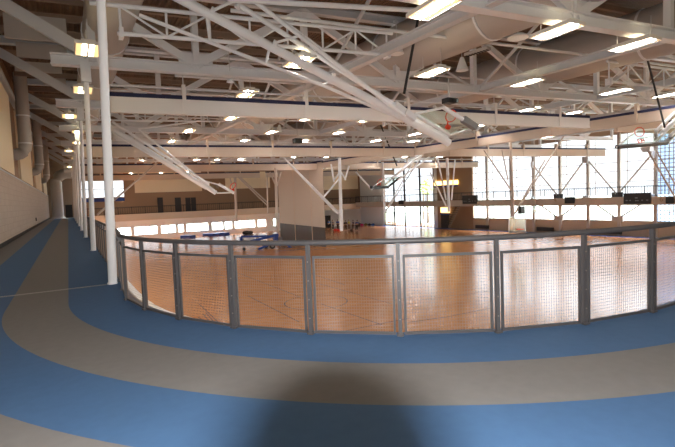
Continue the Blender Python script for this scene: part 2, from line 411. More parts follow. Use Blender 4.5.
    # ground-floor door right of the curtain
    p, q = farq(325, 228, 331, 228); c = hbox(Vector((p.x, p.y))-n*.03, Vector((q.x, q.y))-n*.03, None, .06, ZF, ZF+2.3).build('door_5', 'door_dark'); c['kind'] = 'structure'
far_wall()
def back_walls():
    mb = MB(); mb.box((28, -2.4, 3), 66, .3, 15.2); struct(mb, 'wall_back', 'wall_cream')
    mb = MB(); mb.box((XW-.15, 1, 3), .3, 7, 14.9); struct(mb, 'wall_left_corner', 'wall_block')
back_walls()
# ------------------------------------------------------------------ right wall: glazing bays
RN = Vector((math.sin(0), 0)); 
_rd = (Vector(RWL[1])-Vector(RWL[0])).normalized(); RNV = Vector((_rd.y, -_rd.x))       # outward (+x)
if RNV.x < 0: RNV = -RNV
def rw(px, py=190): p = atl(px, py, *RWL); return Vector((p.x, p.y))
def rwz(px, py): return atl(px, py, *RWL).z
def rbox(a, b, z0, z1, th=.3, off=0.):
    a = a+RNV*(th/2-off); b = b+RNV*(th/2-off); return hbox(a, b, None, th, z0, z1)
def right_wall():
    ZT, ZB0, ZB1 = 7.7, -2.65, -.55
    edges = [472.5, 487.5, 511.5, 534, 560.5, 588.5, 619.5, 656]
    ep = [rw(x) for x in edges]
    step = (ep[-1]-ep[-3])/2
    for k in range(2): ep.append(ep[-1]+step)
    far = Vector(RWL[1]); near = Vector(RWL[0])
    struct(rbox(ep[0], ep[-1], ZF, ZB0), 'wall_right_base', 'wall_tan')
    struct(rbox(far, ep[-1], ZT, ROOF), 'wall_right_head', 'wall_tan')
    struct(rbox(ep[0], ep[-1], ZB1, .05), 'wall_right_spandrel', 'fascia_right')
    for i in range(len(ep)-1):
        for (z0, z1, nm) in ((.05, ZT, 30+i), (ZB0, ZB1, 50+i)):
            w = bpy.data.objects.new('window_%d' % nm, None); COL.objects.link(w); w['kind'] = 'structure'
            a, b = ep[i]+RNV*.12, ep[i+1]+RNV*.12; f = MB()
            rows = [z0+.05, z1-.05]+([2.0, 3.3, 4.35, 6.0] if z1 > 1 else [])
            for z in rows: f.bar((a.x, a.y, z), (b.x, b.y, z), .08, .07 if z not in (z0+.05, z1-.05) else .1)
            c = a.lerp(b, .22); f.bar((c.x, c.y, z0), (c.x, c.y, z1), .05, .05)
            if i == 7:                      # the bay at the right photo edge has a fine grid and blue glass
                for k in range(1, 9): c = a.lerp(b, k/9); f.bar((c.x, c.y, z0), (c.x, c.y, z1), .07, .05)
                for k in range(1, int((z1-z0)/.42)): f.bar((a.x, a.y, z0+.42*k), (b.x, b.y, z0+.42*k), .05, .07)
            f.build('window_frame', 'mullion', None, w)
            MB().slab([(a.x, a.y, z0), (b.x, b.y, z0), (b.x, b.y, z1), (a.x, a.y, z1)], .02).build('pane', 'glass_blue' if i == 7 else 'glass', None, w)
    lab = ['nearest the stair recess', 'behind the tall lowered backstop', 'carrying the first brace knot', 'standing at the foot of the first chevron brace', 'carrying the second brace knot', 'standing at the foot of the second chevron brace', 'behind the right-hand backboard', 'just beyond the right photo edge']
    for i, e in enumerate(ep[1:]):
        c = MB(); p = e-RNV*.05; c.bar((p.x, p.y, ZF), (p.x, p.y, ROOF-.1), .34, .34, (1, 0, 0))
        o = c.build('wall_column', 'column_brown'); tag(o, 'brown steel column between tall windows, %s' % lab[min(i, 7)], 'column', 'columns of the window wall')
    # chevron braces
    def brace(i0, i1, zb, zt, label):
        t = thing('chevron_brace', label, 'brace', (ep[i0].x, ep[i0].y, zb), 'chevron braces of the window wall')
        f = ep[i1]-RNV*.55
        MB().box((f.x, f.y, zb+.25), .2, 1.3, .6, Matrix.Rotation(-.08, 3, 'Z')).build('foot_plate', 'dark' if zb > -.5 else 'column_brown', t)
        for k in (i1-1, i1+1):
            e = (ep[k]-RNV*.55).lerp(f, .055); MB().bar((f.x, f.y, zb+.25), (e.x, e.y, zt), .16, .16).build('diagonal', 'column_brown', t)
            MB().box((e.x, e.y, zt), .5, .36, .8, Matrix.Rotation(-.08, 3, 'Z')).build('gusset_plate', 'steel_grey', t)
    brace(2, 4, .25, 4.9, 'dark chevron brace rising from the walkway in front of the left windows')
    brace(4, 6, .25, 4.9, 'dark chevron brace rising from the walkway in front of the right windows')
    brace(2, 4, -2.6, .1, 'brown chevron brace under the walkway, left one'); brace(4, 6, -2.6, .1, 'brown chevron brace under the walkway, right one')
    # stair recess between the glazing and the entrance
    e1, e0 = rw(437), rw(472.5)
    struct(rbox(e1, e0, ZF, ZT), 'wall_right_recess', 'wall_brown')
    # entrance glazing next to the far corner
    px = [384, 393.5, 404, 419.5, 433.5]; gp = [rw(x) for x in px]
    struct(rbox(far, gp[0], ZF, ZT), 'wall_right_far', 'wall_pale'); struct(rbox(gp[-1], e1, ZF, ZT), 'wall_right_pier', 'wall_pale')
    struct(rbox(gp[0], gp[-1], -.55, .05), 'wall_right_entrance_band', 'fascia_right')
    for i in range(4):
        a, b = gp[i]+RNV*.1, gp[i+1]+RNV*.1
        w = bpy.data.objects.new('window_%d' % (70+i), None); COL.objects.link(w); w['kind'] = 'structure'; f = MB()
        for z in (.1, 2.3, 4.6, ZT-.05): f.bar((a.x, a.y, z), (b.x, b.y, z), .08, .1)
        for q in (a, b): f.bar((q.x, q.y, .05), (q.x, q.y, ZT), .3, .2, (1, 0, 0))
        f.build('window_frame', 'mullion', None, w)
        MB().slab([(a.x, a.y, .05), (b.x, b.y, .05), (b.x, b.y, ZT), (a.x, a.y, ZT)], .02).build('pane', 'glass', None, w)
        d = bpy.data.objects.new('door_%d' % (10+i), None); COL.objects.link(d); d['kind'] = 'structure'; f = MB()
        for q in [a.lerp(b, k/4) for k in range(5)]: f.bar((q.x, q.y, ZF), (q.x, q.y, -1.9), .08, .08, (1, 0, 0))
        for q in (a, b): f.bar((q.x, q.y, ZF), (q.x, q.y, -.5), .22, .2, (1, 0, 0))
        for z in (ZF+.1, -1.9, -.6): f.bar((a.x, a.y, z), (b.x, b.y, z), .08, .12)
        f.build('door_frame', 'mullion', None, d)
        MB().slab([(a.x, a.y, ZF), (b.x, b.y, ZF), (b.x, b.y, -.5), (a.x, a.y, -.5)], .02).build('pane', 'glass', None, d)
    # things in the recess
    def on(px, py, off): p = rw(px)-RNV*off; return Vector((p.x, p.y, rwz(px, py)))
    for i, (a, b, y0, y1, lb) in enumerate(((435.5, 459, 181.5, 185.5, 'long glowing amber lamp strip on the brown wall above the walkway'), (441.5, 450, 207.5, 212.5, 'short glowing amber lamp strip over the dark door under the walkway'))):
        p, q = on(a, y1, .25), on(b, y1, .25); z1 = on(a, y0, .25).z
        o = thing('wall_lamp', lb, 'lamp', tuple(p)); MB().slab([(p.x, p.y, p.z), (q.x, q.y, p.z), (q.x, q.y, z1), (p.x, p.y, z1)], .2).build('glowing_cover', 'strip_glow', o)
        MB().slab([(p.x, p.y, p.z-.35), (q.x, q.y, p.z-.35), (q.x, q.y, p.z-.12), (p.x, p.y, p.z-.12)], .3).build('lower_trim', 'blue_paint', o)
    p, q = on(440.5, 213.5, .04), on(448.5, 213.5, .04)
    d = MB().slab([(p.x, p.y, ZF), (q.x, q.y, ZF), (q.x, q.y, p.z), (p.x, p.y, p.z)], .08).build('door_15', 'door_dark'); d['kind'] = 'structure'
    t = thing('staircase', 'dark open stair climbing to the walkway beside the dark recess door', 'stairs', tuple(on(452, 224, .6)))
    p, q = on(451.5, 206, .9), on(463, 206, .9); s = MB(); s.bar((p.x, p.y, ZF+.2), (q.x, q.y, -.6), .1, .35); s.build('stringer', 'wall_tan', t)
    s = MB()
    for k in range(12):
        c = p.lerp(q, (k+.5)/12); s.box((c.x-.6, c.y, ZF+.2+(k+.5)/12*(4-.4)), 1.2, .4, .06)
    s.build('treads', 'dark', t)
    s = MB(); s.bar((p.x, p.y, ZF+1.1), (q.x, q.y, .3), .06, .06); s.build('handrail', 'dark', t)
    return ep
EP = right_wall()
# ------------------------------------------------------------------ walkway of the far and right sides (the same track level)
def walkway():
    A, Bq = Vector(FFL[0]), Vector(FFL[1]); C, D = Vector(FRL[1]), Vector(FRL[0])
    # slabs
    mb = MB(); mb.slab([(A.x-3.2, A.y+.2, -.25), (Bq.x, Bq.y+.2, -.25), (FARL[1][0], FARL[1][1], -.25), (FARL[0][0], FARL[0][1], -.25)], .4); struct(mb, 'floor_far_walkway', 'fascia')
    mb = MB(); mb.slab([(C.x+.2, C.y, -.25), (D.x+.2, D.y, -.25), (RWL[0][0]+.2, RWL[0][1], -.25), (RWL[1][0], RWL[1][1], -.25)], .3); struct(mb, 'floor_right_walkway', 'fascia_right')
    fas = hbox(A, Bq, None, .2, -.95, .12); struct(fas, 'trim_3', 'fascia')
    fas = hbox(C, D, None, .2, -.62, .30); struct(fas, 'trim_4', 'fascia_right')
    fas = hbox(Bq, C, None, .2, -.75, .2); struct(fas, 'trim_5', 'fascia')
    def rail(p, q, name_label, z0, step, pk, h=1.15):
        t = thing('walkway_railing', name_label, 'railing', (p.x, p.y, z0)); L = (q-p).length; n = int(L/step)
        MB().tube([(p.x, p.y, z0+h), (q.x, q.y, z0+h)], .035, 8).build('top_rail', 'dark', t)
        for i in range(n+1):
            c = p.lerp(q, i/n); MB().bar((c.x, c.y, z0-.05), (c.x, c.y, z0+h), .07, .07).build('post', 'dark', t)
            if i < n:
                m = MB(); k = pk
                for j in range(1, k+1):
                    d = p.lerp(q, (i+j/(k+1))/n); m.bar((d.x, d.y, z0+.1), (d.x, d.y, z0+h-.06), .03, .03)
                a, b = p.lerp(q, i/n), p.lerp(q, (i+1)/n); m.bar((a.x, a.y, z0+.1), (b.x, b.y, z0+.1), .03, .05); m.bar((a.x, a.y, z0+h-.1), (b.x, b.y, z0+h-.1), .03, .04)
                m.build('picket_panel', 'dark', t)
    rail(A, Bq, 'dark picket railing on the far beige walkway edge', .12, 1.9, 5)
    rail(C, D, 'dark picket railing on the walkway before the tall windows', .30, 1.85, 6)
walkway()
# black boards and small marks on the right walkway edge
def boards():
    def fr(px, py): return atl(px, py, (FRL[0][0]-.2, FRL[0][1]), (FRL[1][0]-.2, FRL[1][1]))
    specs = [(463, 477.5, 195.5, 204, 'black scoreboard on the walkway edge by the stair recess'), (565, 574.5, 197, 203.5, 'small black clock box on the walkway edge, left of the wide scoreboard'),
             (624, 651, 193.3, 204, 'wide black scoreboard on the walkway edge under the right windows'), (666, 674.5, 197, 203.5, 'small black clock box at the right photo edge'), (399, 403.5, 200.5, 204.5, 'small black box on the walkway edge before the entrance glazing')]
    for a, b, y0, y1, lb in specs:
        p, q = fr(a, y1), fr(b, y1); r = fr(a, y0); wide = b-a > 12
        t = thing('scoreboard' if wide else 'shot_clock', lb, 'scoreboard' if wide else 'clock', tuple(p)); d = Vector((0, 0, 0))
        MB().slab([p, (q.x, q.y, p.z), (q.x, q.y, r.z), (p.x, p.y, r.z)], .22).build('cabinet', 'black', t)
        if wide:
            h = r.z-p.z
            for u, v, wd in ((.12, .33, .07), (.25, .33, .05), (.70, .33, .05), (.88, .33, .07), (.48, .55, .10), (.47, .30, .05), (.54, .30, .05)):
                c = p.lerp(Vector((q.x, q.y, p.z)), u); nrm = -RNV*.12; L = (q-p); L.z = 0; L.normalize(); w = wd*(q-p).length/2; cz = p.z+h*v
                c = Vector((c.x+nrm.x, c.y+nrm.y, cz)); MB().slab([c-L*w-Vector((0, 0, .05)), c+L*w-Vector((0, 0, .05)), c+L*w+Vector((0, 0, .05)), c-L*w+Vector((0, 0, .05))], .03).build('digit_window', 'led', t)
    # lane figures painted on the edge
    for ch, px, py in (('4', 555, 200.3), ('6', 661, 199.3)):
        cu = bpy.data.curves.new('edge_number', 'FONT'); cu.body = ch; cu.size = .75; cu.extrude = .01; cu.align_x = 'CENTER'; cu.align_y = 'CENTER'
        cu.materials.append(M['wall_brown']); tmp = bpy.data.objects.new('edge_number', cu); COL.objects.link(tmp); me = bpy.data.meshes.new_from_object(tmp.evaluated_get(bpy.context.evaluated_depsgraph_get())); bpy.data.objects.remove(tmp); o = bpy.data.objects.new('edge_number', me); COL.objects.link(o)
        p = fr(px, py); o.location = p+Vector((.07, 0, 0)); o.rotation_euler = (PI/2, 0, -PI/2-.08)
        tag(o, 'brown painted figure %s on the right walkway edge, %s' % (ch, 'left of the small middle clock box' if ch == '4' else 'right of the wide scoreboard'), 'number')
boards()
# ------------------------------------------------------------------ roof
def roof():
    mb = MB(); mb.slab([(-3.3, -2, ROOF), (62, -2, ROOF), (62, 84, ROOF), (-3.3, 84, ROOF)], .1); struct(mb, 'ceiling', 'roof_deck')
TV = [10.4+8.3*k+(.4 if k == 1 else 0) for k in range(9)]
def roof_trusses():
    U0, U1 = .15, 55.
    nm = ['nearest white roof truss crossing the top right of the photo', 'second roof truss, right above the nearest rolled curtain', 'third roof truss, hidden mostly behind the nearest rolled curtain', 'fourth roof truss, just above the second rolled curtain']
    nm += ['%s roof truss counted from the camera, deep in the hall' % ORD[k] for k in range(4, 9)]
    for k, v in enumerate(TV):
        t = thing('roof_truss', nm[k], 'truss', tuple(B(U0, v, CH)), 'white roof trusses'); top = ROOF-.35
        MB().ibeam(B(U0-.35, v, CH), B(U1, v, CH), .36, .40, .045).build('bottom_chord', 'steel_white', t)
        MB().ibeam(B(XW, v, top), B(U1, v, top), .32, .36, .04).build('top_chord', 'steel_grey', t)
        # end brace from the chord's end up to the wall head
        MB().bar(B(1.0, v, CH+.25), B(XW+.1, v, 9.2), .22, .42).build('end_diagonal', 'steel_grey', t)
        MB().bar(B(1.1, v, CH), B(1.1, v, top), .26, .26, (1, 0, 0)).build('vertical', 'steel_grey', t)
        us = [U0+4.55*i for i in range(13) if U0+4.55*i < U1]
        for i, u in enumerate(us[1:], 1):
            MB().bar(B(u, v, CH+.15), B(u, v, top), .24, .24, (1, 0, 0)).build('vertical', 'steel_white', t)
        for i in range(len(us)-1):
            a, b = us[i], us[i+1]
            p, q = (B(a, v, top-.1), B(b, v, CH+.15)) if i % 2 == 0 else (B(a, v, CH+.15), B(b, v, top-.1))
            MB().bar(p, q, .2, .3).build('diagonal', 'steel_white', t)
        for i, u in enumerate(us):
            if i % 2 == 1: MB().box(B(u, v, CH+.32), 1.3, .06, .6, Matrix.Rotation(-.12, 3, 'Z')).build('gusset_plate', 'steel_white', t)
    # longitudinal girders joining the trusses
    for i, (u, lb) in enumerate(((10.2, 'grey girder running away beside the upper middle lamps'), (18.6, 'grey girder running away under the right roof duct'), (27.2, 'grey girder running away near the near curtain corner'), (35.6, 'grey girder high over the right half of the hall'), (44, 'grey girder nearest the window wall'))):
        t = thing('roof_girder', lb, 'girder', tuple(B(u, 2, CH)), 'girders between the trusses')
        for k in range(-1, len(TV)-1):
            v0 = 3 if k < 0 else TV[k]+.2; v1 = TV[k+1]-.2
            MB().ibeam(B(u, v0, CH+.02), B(u, v1, CH+.02), .30, .34, .04).build('beam', 'steel_grey', t)
            if k < 5:
                vm = (v0+v1)/2
                MB().bar(B(u, v0, CH+.1), B(u, vm, ROOF-.5), .1, .12).build('diagonal', 'steel_grey', t); MB().bar(B(u, v1, CH+.1), B(u, vm, ROOF-.5), .1, .12).build('diagonal', 'steel_grey', t)
    # joists and pipes under the deck, bay by bay
    n = 0
    for k in range(-1, 5):
        v0 = 3 if k < 0 else TV[k]
        for j in range(1, 4):
            v = v0+j*8.3/4
            if v < 3: continue
            o = MB().ibeam(B(XW+.2, v, ROOF-.35), B(54, v, ROOF-.35), .16, .3, .03).build('roof_joist', 'joist_tan')
            tag(o, 'thin grey roof joist under the deck, one of three in the %s roof bay' % ORD[k+1], 'joist', 'roof joists in the %s bay' % ORD[k+1])
        for j, (u0, u1, z) in enumerate(((2.5, 24, 8.3), (5, 30, 7.9))):
            v = v0+3+j*2.2
            if k < 0: continue
            o = MB().tube([B(u0, v, z), B(u1, v, z)], .07, 8).build('ceiling_pipe', 'steel_white')
            tag(o, 'thin white pipe crossing the %s roof bay, %s' % (ORD[k+1], ('upper one', 'lower one')[j]), 'pipe', 'ceiling pipes')
roof(); roof_trusses()
# columns along the track edge
def poles():
    for k in range(9):
        y = 10.33+8.3*k; x = XR-.05
        t = thing('track_pole', 'white round pole at the track edge, %s' % ('nearest and tallest in the photo' if k == 0 else '%s in line from the camera' % ORD[k]), 'pole', (x, y, 0), 'white poles along the track rail')
        r = .085
        MB().tube([(x, y, -.25), (x+.17, y, CH-.2)], r, 16).build('shaft', 'pole_white', t)
        MB().tube([(x, y, 0.0), (x, y, .03)], r+.012, 16).build('base_plate', 'pole_white', t)
        if k: MB().box((x+.16, y, CH-.5), .32, .32, .7).build('top_bracket', 'steel_white', t)
poles()
# ------------------------------------------------------------------ near railing along the track
track_path = path
def railing():
    H = 1.10
    def path(s, d): return track_path(s, d-.11*min(1, max(0, -s/1.2)))     # eased off the poles on the straight
    # posts measured round the bend, then even spacing both ways
    bend = []
    for px, py in ((124.7, 300.5), (146.4, 310), (181, 319.3), (235.8, 328), (311.2, 334.7), (400.5, 335.5), (495.6, 331.4), (582.7, 324), (656.2, 313.4)):
        p = atz(px, py, 0)
        if p.y > CY: s = YC-p.y
        else: s = math.atan2(CY-p.y, CX-p.x)*RAD
        bend.append(s)
    ss = [bend[0]-1.05*i for i in range(66, 0, -1)]+bend
    while ss[-1] < SEND-2: ss.append(ss[-1]+1.09)
    t = thing('track_railing', 'grey railing with wire mesh panels curving round the inside of the running track', 'railing', (XR, YC, 0))
    # handrail follows the path
    pts = []; s = ss[0]
    while s < ss[-1]:
        pts.append(path(s, 0)+Vector((0, 0, H-.02))); s += (.25 if -1 < s < RAD*PI/2+1 else 1.05)
    pts.append(path(ss[-1], 0)+Vector((0, 0, H-.02)))
    MB().tube(pts, .032, 12).build('handrail', 'rail_grey', t)
    def unit(nm, cells):
        f = MB()
        for z in (.035, .91): f.box((.5, 0, z), 1, .03, .03)
        for x in (0.012, .988): f.box((x, 0, .473), .024, .03, .87)
        w = MB(); nx = cells; nz = int(cells*.76)
        for i in range(1, nx): w.box((i/nx, 0, .473), .0021, .0021, .86)
        for j in range(1, nz): w.box((.5, 0, .05+.86*j/nz), .97, .0021, .0021)
        return f, w
    fo = wo = None; f, w = unit('panel', 32)
    for i, s in enumerate(ss):
        p = path(s, 0); q = path(s+.05, 0)-path(s-.05, 0); ang = math.atan2(q.y, q.x)
        if i == 0:
            m = MB()
            m.box((0, 0, H/2-.02), .042, .05, H-.03)
            po = m.build('post', 'rail_grey', None, t); b = MB()
            for z in (.2, .42, .64, .86): b.tube([(0, -.032, z), (0, .032, z)], .008, 8)
            m2 = MB().box((0, 0, .02), .08, .08, .02)
            bo = b.build('bolt', 'bolt', None, po); bp = m2.build('base_plate', 'rail_grey', None, po)
            c = po
        else:
            c = po.copy(); COL.objects.link(c); c.parent = t
            if s > -12:
                for x in (bo, bp):
                    e = x.copy(); COL.objects.link(e); e.parent = c
        c.location = p-Vector((XR, YC, 0)); c.rotation_euler = (0, 0, ang)
        if i+1 < len(ss):
            a, b2 = path(s, 0), path(ss[i+1], 0); d = b2-a; L = d.length-.10; a = a+d.normalized()*.05
            if fo is None:
                fo = f.build('panel_frame', 'rail_grey', None, t); wo = w.build('wire_mesh', 'wire_grey', None, fo); g = fo
            else:
                g = fo.copy(); COL.objects.link(g); g.parent = t; e = wo.copy(); COL.objects.link(e); e.parent = g
            g.location = a-Vector((XR, YC, 0)); g.rotation_euler = (0, 0, math.atan2(d.y, d.x)); g.scale = (L, 1, 1)
railing()
# ------------------------------------------------------------------ rolled divider curtains
def roll(name_label, P, Q, ztop, h, straps, group, mwhite='curtain_white', pipe=True):
    t = thing('divider_curtain', name_label, 'curtain', (P.x, P.y, ztop-h), group)
    d = (Q-P).normalized(); th = .22
    MB().slab([(P.x, P.y, ztop-h), (Q.x, Q.y, ztop-h), (Q.x, Q.y, ztop-.12), (P.x, P.y, ztop-.12)], th).build('rolled_cloth', mwhite, t)
    MB().bar((P.x, P.y, ztop-h), (Q.x, Q.y, ztop-h), th*1.25, .07).build('bottom_hem', mwhite, t)
    MB().slab([(P.x, P.y, ztop-.15), (Q.x, Q.y, ztop-.15), (Q.x, Q.y, ztop), (P.x, P.y, ztop)], th+.05).build('navy_top', 'navy', t)
    if pipe: MB().tube([(P.x, P.y, ztop+.28), (Q.x, Q.y, ztop+.28)], .045, 8).build('support_pipe', 'steel_white', t)
    for u in straps:
        c = P.lerp(Q, u); m = MB()
        m.bar((c.x, c.y, ztop-h), (c.x, c.y, ztop+.42), .14, th+.12, (-d.y, d.x, 0)); m.build('lifting_strap', mwhite, t)
        MB().tube([(c.x, c.y, ztop+.3), (c.x, c.y, CH)], .02, 6).build('hanger_rod', 'steel_grey', t)
    return t
def curtains():
    zt = 5.82; h = .84
    # nearest: through the measured ends
    a = atl(104, 92.2, (0, 19.35), (10, 19.35+10*SX)); b = atl(588, 116, (0, 19.35), (10, 19.35+10*SX))
    g = 'rolled divider curtains across the hall'
    def frac(px): 
        p = atl(px, 100, (0, 19.35), (10, 19.35+10*SX)); return (Vector((p.x, p.y))-Vector((a.x, a.y))).length/(Vector((b.x, b.y))-Vector((a.x, a.y))).length
    roll('nearest white rolled divider curtain with navy top, left half of the hall', Vector((a.x, a.y)), Vector((b.x, b.y)), (a.z+b.z)/2, .70, [frac(x) for x in (184, 305.6, 407, 494, 558)], g)
    names = ['second', 'third', 'fourth']
    for k, idx in enumerate((3, 5, 7)):
        v = TV[idx]+.3
        for half, (u0, u1) in enumerate(((1.2, 28.2), (29.2, 54))):
            p, q = B(u0, v, 0), B(u1, v, 0)
            roll('%s white rolled divider curtain from the camera, %s' % (names[k], ('left half of the hall', 'right half before the windows')[half]), Vector((p.x, p.y)), Vector((q.x, q.y)), zt, h, [.12, .31, .5, .69, .88], g, 'curtain_warm_lit')
    p, q = B(29.6, 19.4, 0), B(54, 19.4, 0)
    roll('nearest white rolled divider curtain, right half, at the right photo edge', Vector((p.x, p.y)), Vector((q.x, q.y)), zt, h, [.3, .6, .9], g, 'curtain_warm_lit')
    # lengthwise divider, rolled near and let down far
    n0 = Vector((28.75, 10.2)); n1 = atz(322.5, 161.5, zt); n1 = Vector((n1.x, n1.y))
    roll('tan rolled divider curtain running lengthwise down the middle of the hall', n1, n0, zt, .72, [.2, .42, .6, .76, .9], g, 'curtain_side', False)
    f = atz(277.5, 168.5, zt); f = Vector((f.x, f.y)); l = ((n1.x, n1.y), (f.x, f.y))
    t = thing('lowered_curtain', 'tall white divider curtain let down to the floor, dark mesh at its foot', 'curtain', (n1.x, n1.y, ZF))
    s1 = atl(323, 227.5, *l).z; s0 = atl(279, 223, *l).z
    m = MB(); m.slab([(n1.x, n1.y, s1), (f.x, f.y, s0), (f.x, f.y, zt), (n1.x, n1.y, zt)], .06); m.build('cloth', 'curtain_side', t)
    m = MB(); m.slab([(n1.x, n1.y, ZF+.02), (f.x, f.y, ZF+.02), (f.x, f.y, s0), (n1.x, n1.y, s1)], .03); m.build('mesh_skirt', 'curtain_mesh', t)
    for px in (294, 311):
        p = atl(px, 200, *l); MB().bar((p.x, p.y-.03, ZF+.02), (p.x, p.y-.03, zt), .12, .1).build('lifting_strap', 'fascia', t)
    m = MB(); m.bar((n1.x, n1.y, zt+.06), (f.x, f.y, zt+.06), .25, .16); m.build('navy_top', 'navy', t)
curtains()
# ------------------------------------------------------------------ lattice girders carrying the backstops
def lattice(label, P, Q, depth, cells, r=.075, start_top=False, ext=0.):
    t = thing('lattice_girder', label, 'girder', tuple(P), 'white lattice girders under the roof'); P = Vector(P); Q = Vector(Q); up = Vector((0, 0, depth)); d = (Q-P)/cells
    MB().tube([P-d*.08, Q+d*.12], r, 10).build('lower_chord', 'tube_white', t); MB().tube([P+up-d*ext, Q+up+d*.2], r, 10).build('upper_chord', 'tube_white', t)
    for i in range(cells+1): MB().tube([P+d*i, P+d*i+up], r*.6, 8).build('vertical', 'tube_white', t)
    for i in range(cells):
        a, b = (P+d*i+up, P+d*(i+1)) if (i+start_top) % 2 else (P+d*i, P+d*(i+1)+up)
        MB().tube([a, b], r*.55, 8).build('diagonal', 'tube_white', t)
    for e in (P, Q): MB().box(e, .12, .3, .3).build('end_clamp', 'tube_white', t)
    return t
LZ = 6.75
VL1 = 15.2
lattice('nearest white lattice girder carrying the big folded backstop', atv(121, 33.5, VL1), atv(387, 54.7, VL1), .80, 7, .065, True, .6)
lattice('white lattice girder at the upper right edge of the photo', atv(609, 81.5, VL1), atv(740, 95, VL1), .95, 8, .06, False, .1)
lattice('smaller white lattice girder under the nearest rolled curtain', atv(76, 119.8, 31.6), atv(246, 121.5, 31.6), .75, 8, .06, True)
lattice('white lattice girder over the middle of the hall, right of the big mast', atv(384, 124, 31.6), atv(470, 129, 31.6), .75, 5, .06, True)
# ------------------------------------------------------------------ ceiling backstops
def tubes(t, name, pts, r, m='tube_white', n=12): return MB().tube(pts, r, n).build(name, m, t)
def board(t, A, Bp, C, D, hoop, hr, mount, th=.06, pad=True):
    """glass backboard from its four corners, hoop as a ring, orange mount"""
    A, Bp, C, D = map(Vector, (A, Bp, C, D)); n = (Bp-A).cross(D-A).normalized()
    b = MB().slab([A, Bp, C, D], .03).build('backboard', 'board_glass', t)
    f = MB()
    for p, q in ((A, Bp), (Bp, C), (C, D), (D, A)): f.bar(p, q, .07, .07, n)
    f.build('board_frame', 'tube_white', t, b)
    return n
def backstop_big():
    v = 14.6; t = thing('basketball_backstop', 'big white folded basketball backstop with long mast, nearest the camera', 'basketball hoop', tuple(atv(395, 108, v)), 'ceiling hung backstops')
    P = lambda x, y, dv=0: atv(x, y, v+dv)
    tubes(t, 'mast', [P(160, -12), P(393, 111.5), P(449, 143)], .145, n=16)
    for px, py in ((212, 12), (274, 45), (332, 77)):
        c = P(px, py); d = (P(px+10, py+5.5)-c).normalized(); MB().tube([c-d*.06, c+d*.06], .16, 14).build('clamp', 'tube_white', t)
    tubes(t, 'side_tube', [P(239, 5, .5), P(351, 77, .5), P(402, 110, .2)], .085)
    tubes(t, 'side_tube', [P(240, -10, -.5), P(351, 75, -.5), P(405, 116, -.2)], .07)
    MB().tube([P(237, 8, .5), P(243, -4, .5)], .1, 8).build('end_bracket', 'tube_white', t)
    tubes(t, 'brace_tube', [P(139, 15, .3), P(209, 42, .3), P(264, 63, .3), P(324, 86, .2), P(390, 114, .1)], .06)
    for a, b in (((206, 10), (210, 41)), ((270.5, 44), (266, 63)), ((334, 78), (324, 85))): tubes(t, 'link', [P(*a, .05), P(*b, .25)], .05, 'tube_white', 8)
    tubes(t, 'cross_tube', [P(212, 11, -.1), P(248, -6, -.1)], .05); tubes(t, 'cross_tube', [P(275, 43, 0), P(302, 35, -.5)], .045)
    tubes(t, 'head_tube', [P(228, -.5, -.6), P(420, 10.5, -.6)], .085)
    for px, py in ((397, 109), (407, 116)):
        c = P(px, py, -.05); MB().box(c, .5, .5, .22, Matrix.Rotation(.5, 3, 'Y')).build('hinge_block', 'steel_white', t)
    MB().tube([P(421, 4, -.6), P(421, 12, -.6)], .14, 12).build('pulley', 'pad_grey', t)
    MB().bar(P(420, 9, -.6), P(404, 94, .2), .05, .09).build('lifting_strap', 'strap', t)
    f, nr = .75, -.75
    A, Bp, C, D = P(415, 114, f), P(443.5, 107.5, nr), P(474, 128, nr), P(449, 135, f)
    n = board(t, A, Bp, C, D, None, None, None)
    tubes(t, 'board_arm', [P(411, 118, .5), P(447, 138, .5)], .085); tubes(t, 'board_arm', [P(415, 113.5, .7), P(449.5, 134.5, .7)], .075)
    tubes(t, 'board_arm', [P(443.5, 107.5, -.8), P(466, 121.5, -.8)], .075)
    p = P(463, 119, -.8); q = P(475.5, 127.5, -.8); MB().bar(p, q, .22, .22).build('edge_pad', 'pad_grey', t)
    hc = P(451, 116, -.2); e1 = (Bp-A).normalized(); up = -n if n.z < 0 else n
    ax = (RT*.75+DN*-.7).normalized()
    hoop = MB().torus(hc, .235, .022, RT*.35-DN*.95, RT*.9+DN*.1+FW*.45).build('hoop', 'orange', t)
    MB().box(P(448, 127, -.2), .15, .15, .13, Matrix.Rotation(.5, 3, 'Y')).build('hoop_mount', 'orange', t)
    tubes(t, 'hoop_bracket', [P(448, 127, -.2), P(447.5, 122, -.2)], .03, 'orange', 8)
backstop_big()
def backstop_left():
    v = 31.6; t = thing('basketball_backstop', 'folded backstop hanging left of the lowered mast, under the second rolled curtain', 'basketball hoop', tuple(atv(209, 186, v)), 'ceiling hung backstops')
    P = lambda x, y, dv=0: atv(x, y, v+dv)
    tubes(t, 'mast', [P(107, 125), P(216, 193)], .15); tubes(t, 'side_tube', [P(112, 121.5, -.5), P(209, 184, -.3)], .08); tubes(t, 'side_tube', [P(139, 130, .6), P(209, 185.5, .2)], .07)
    tubes(t, 'brace_tube', [P(108, 130), P(160, 161), P(206, 189)], .06); tubes(t, 'head_tube', [P(138, 129, .6), P(196, 121.5, .6)], .055)
    A, Bp, C, D = P(201, 180, .8), P(218.5, 184.5, -.9), P(234, 192.5, -.9), P(217, 193, .8)
    board(t, A, Bp, C, D, 0, 0, 0); tubes(t, 'board_arm', [P(218.5, 184, -.9), P(234, 193, -.9)], .1); tubes(t, 'board_arm', [P(200, 179, .8), P(215.5, 192, .8)], .09)
    MB().torus(P(233, 186, -.4), .235, .028, RT*.45-DN*.9, RT*.5+FW*.86, 16).build('hoop', 'orange', t)
    MB().box(P(231.5, 191, -.4), .3, .3, .3).build('hoop_mount', 'orange', t)
    tubes(t, 'stay_rod', [P(157, 163, .4), P(97, 215, .4)], .06, 'brown_pole', 8)
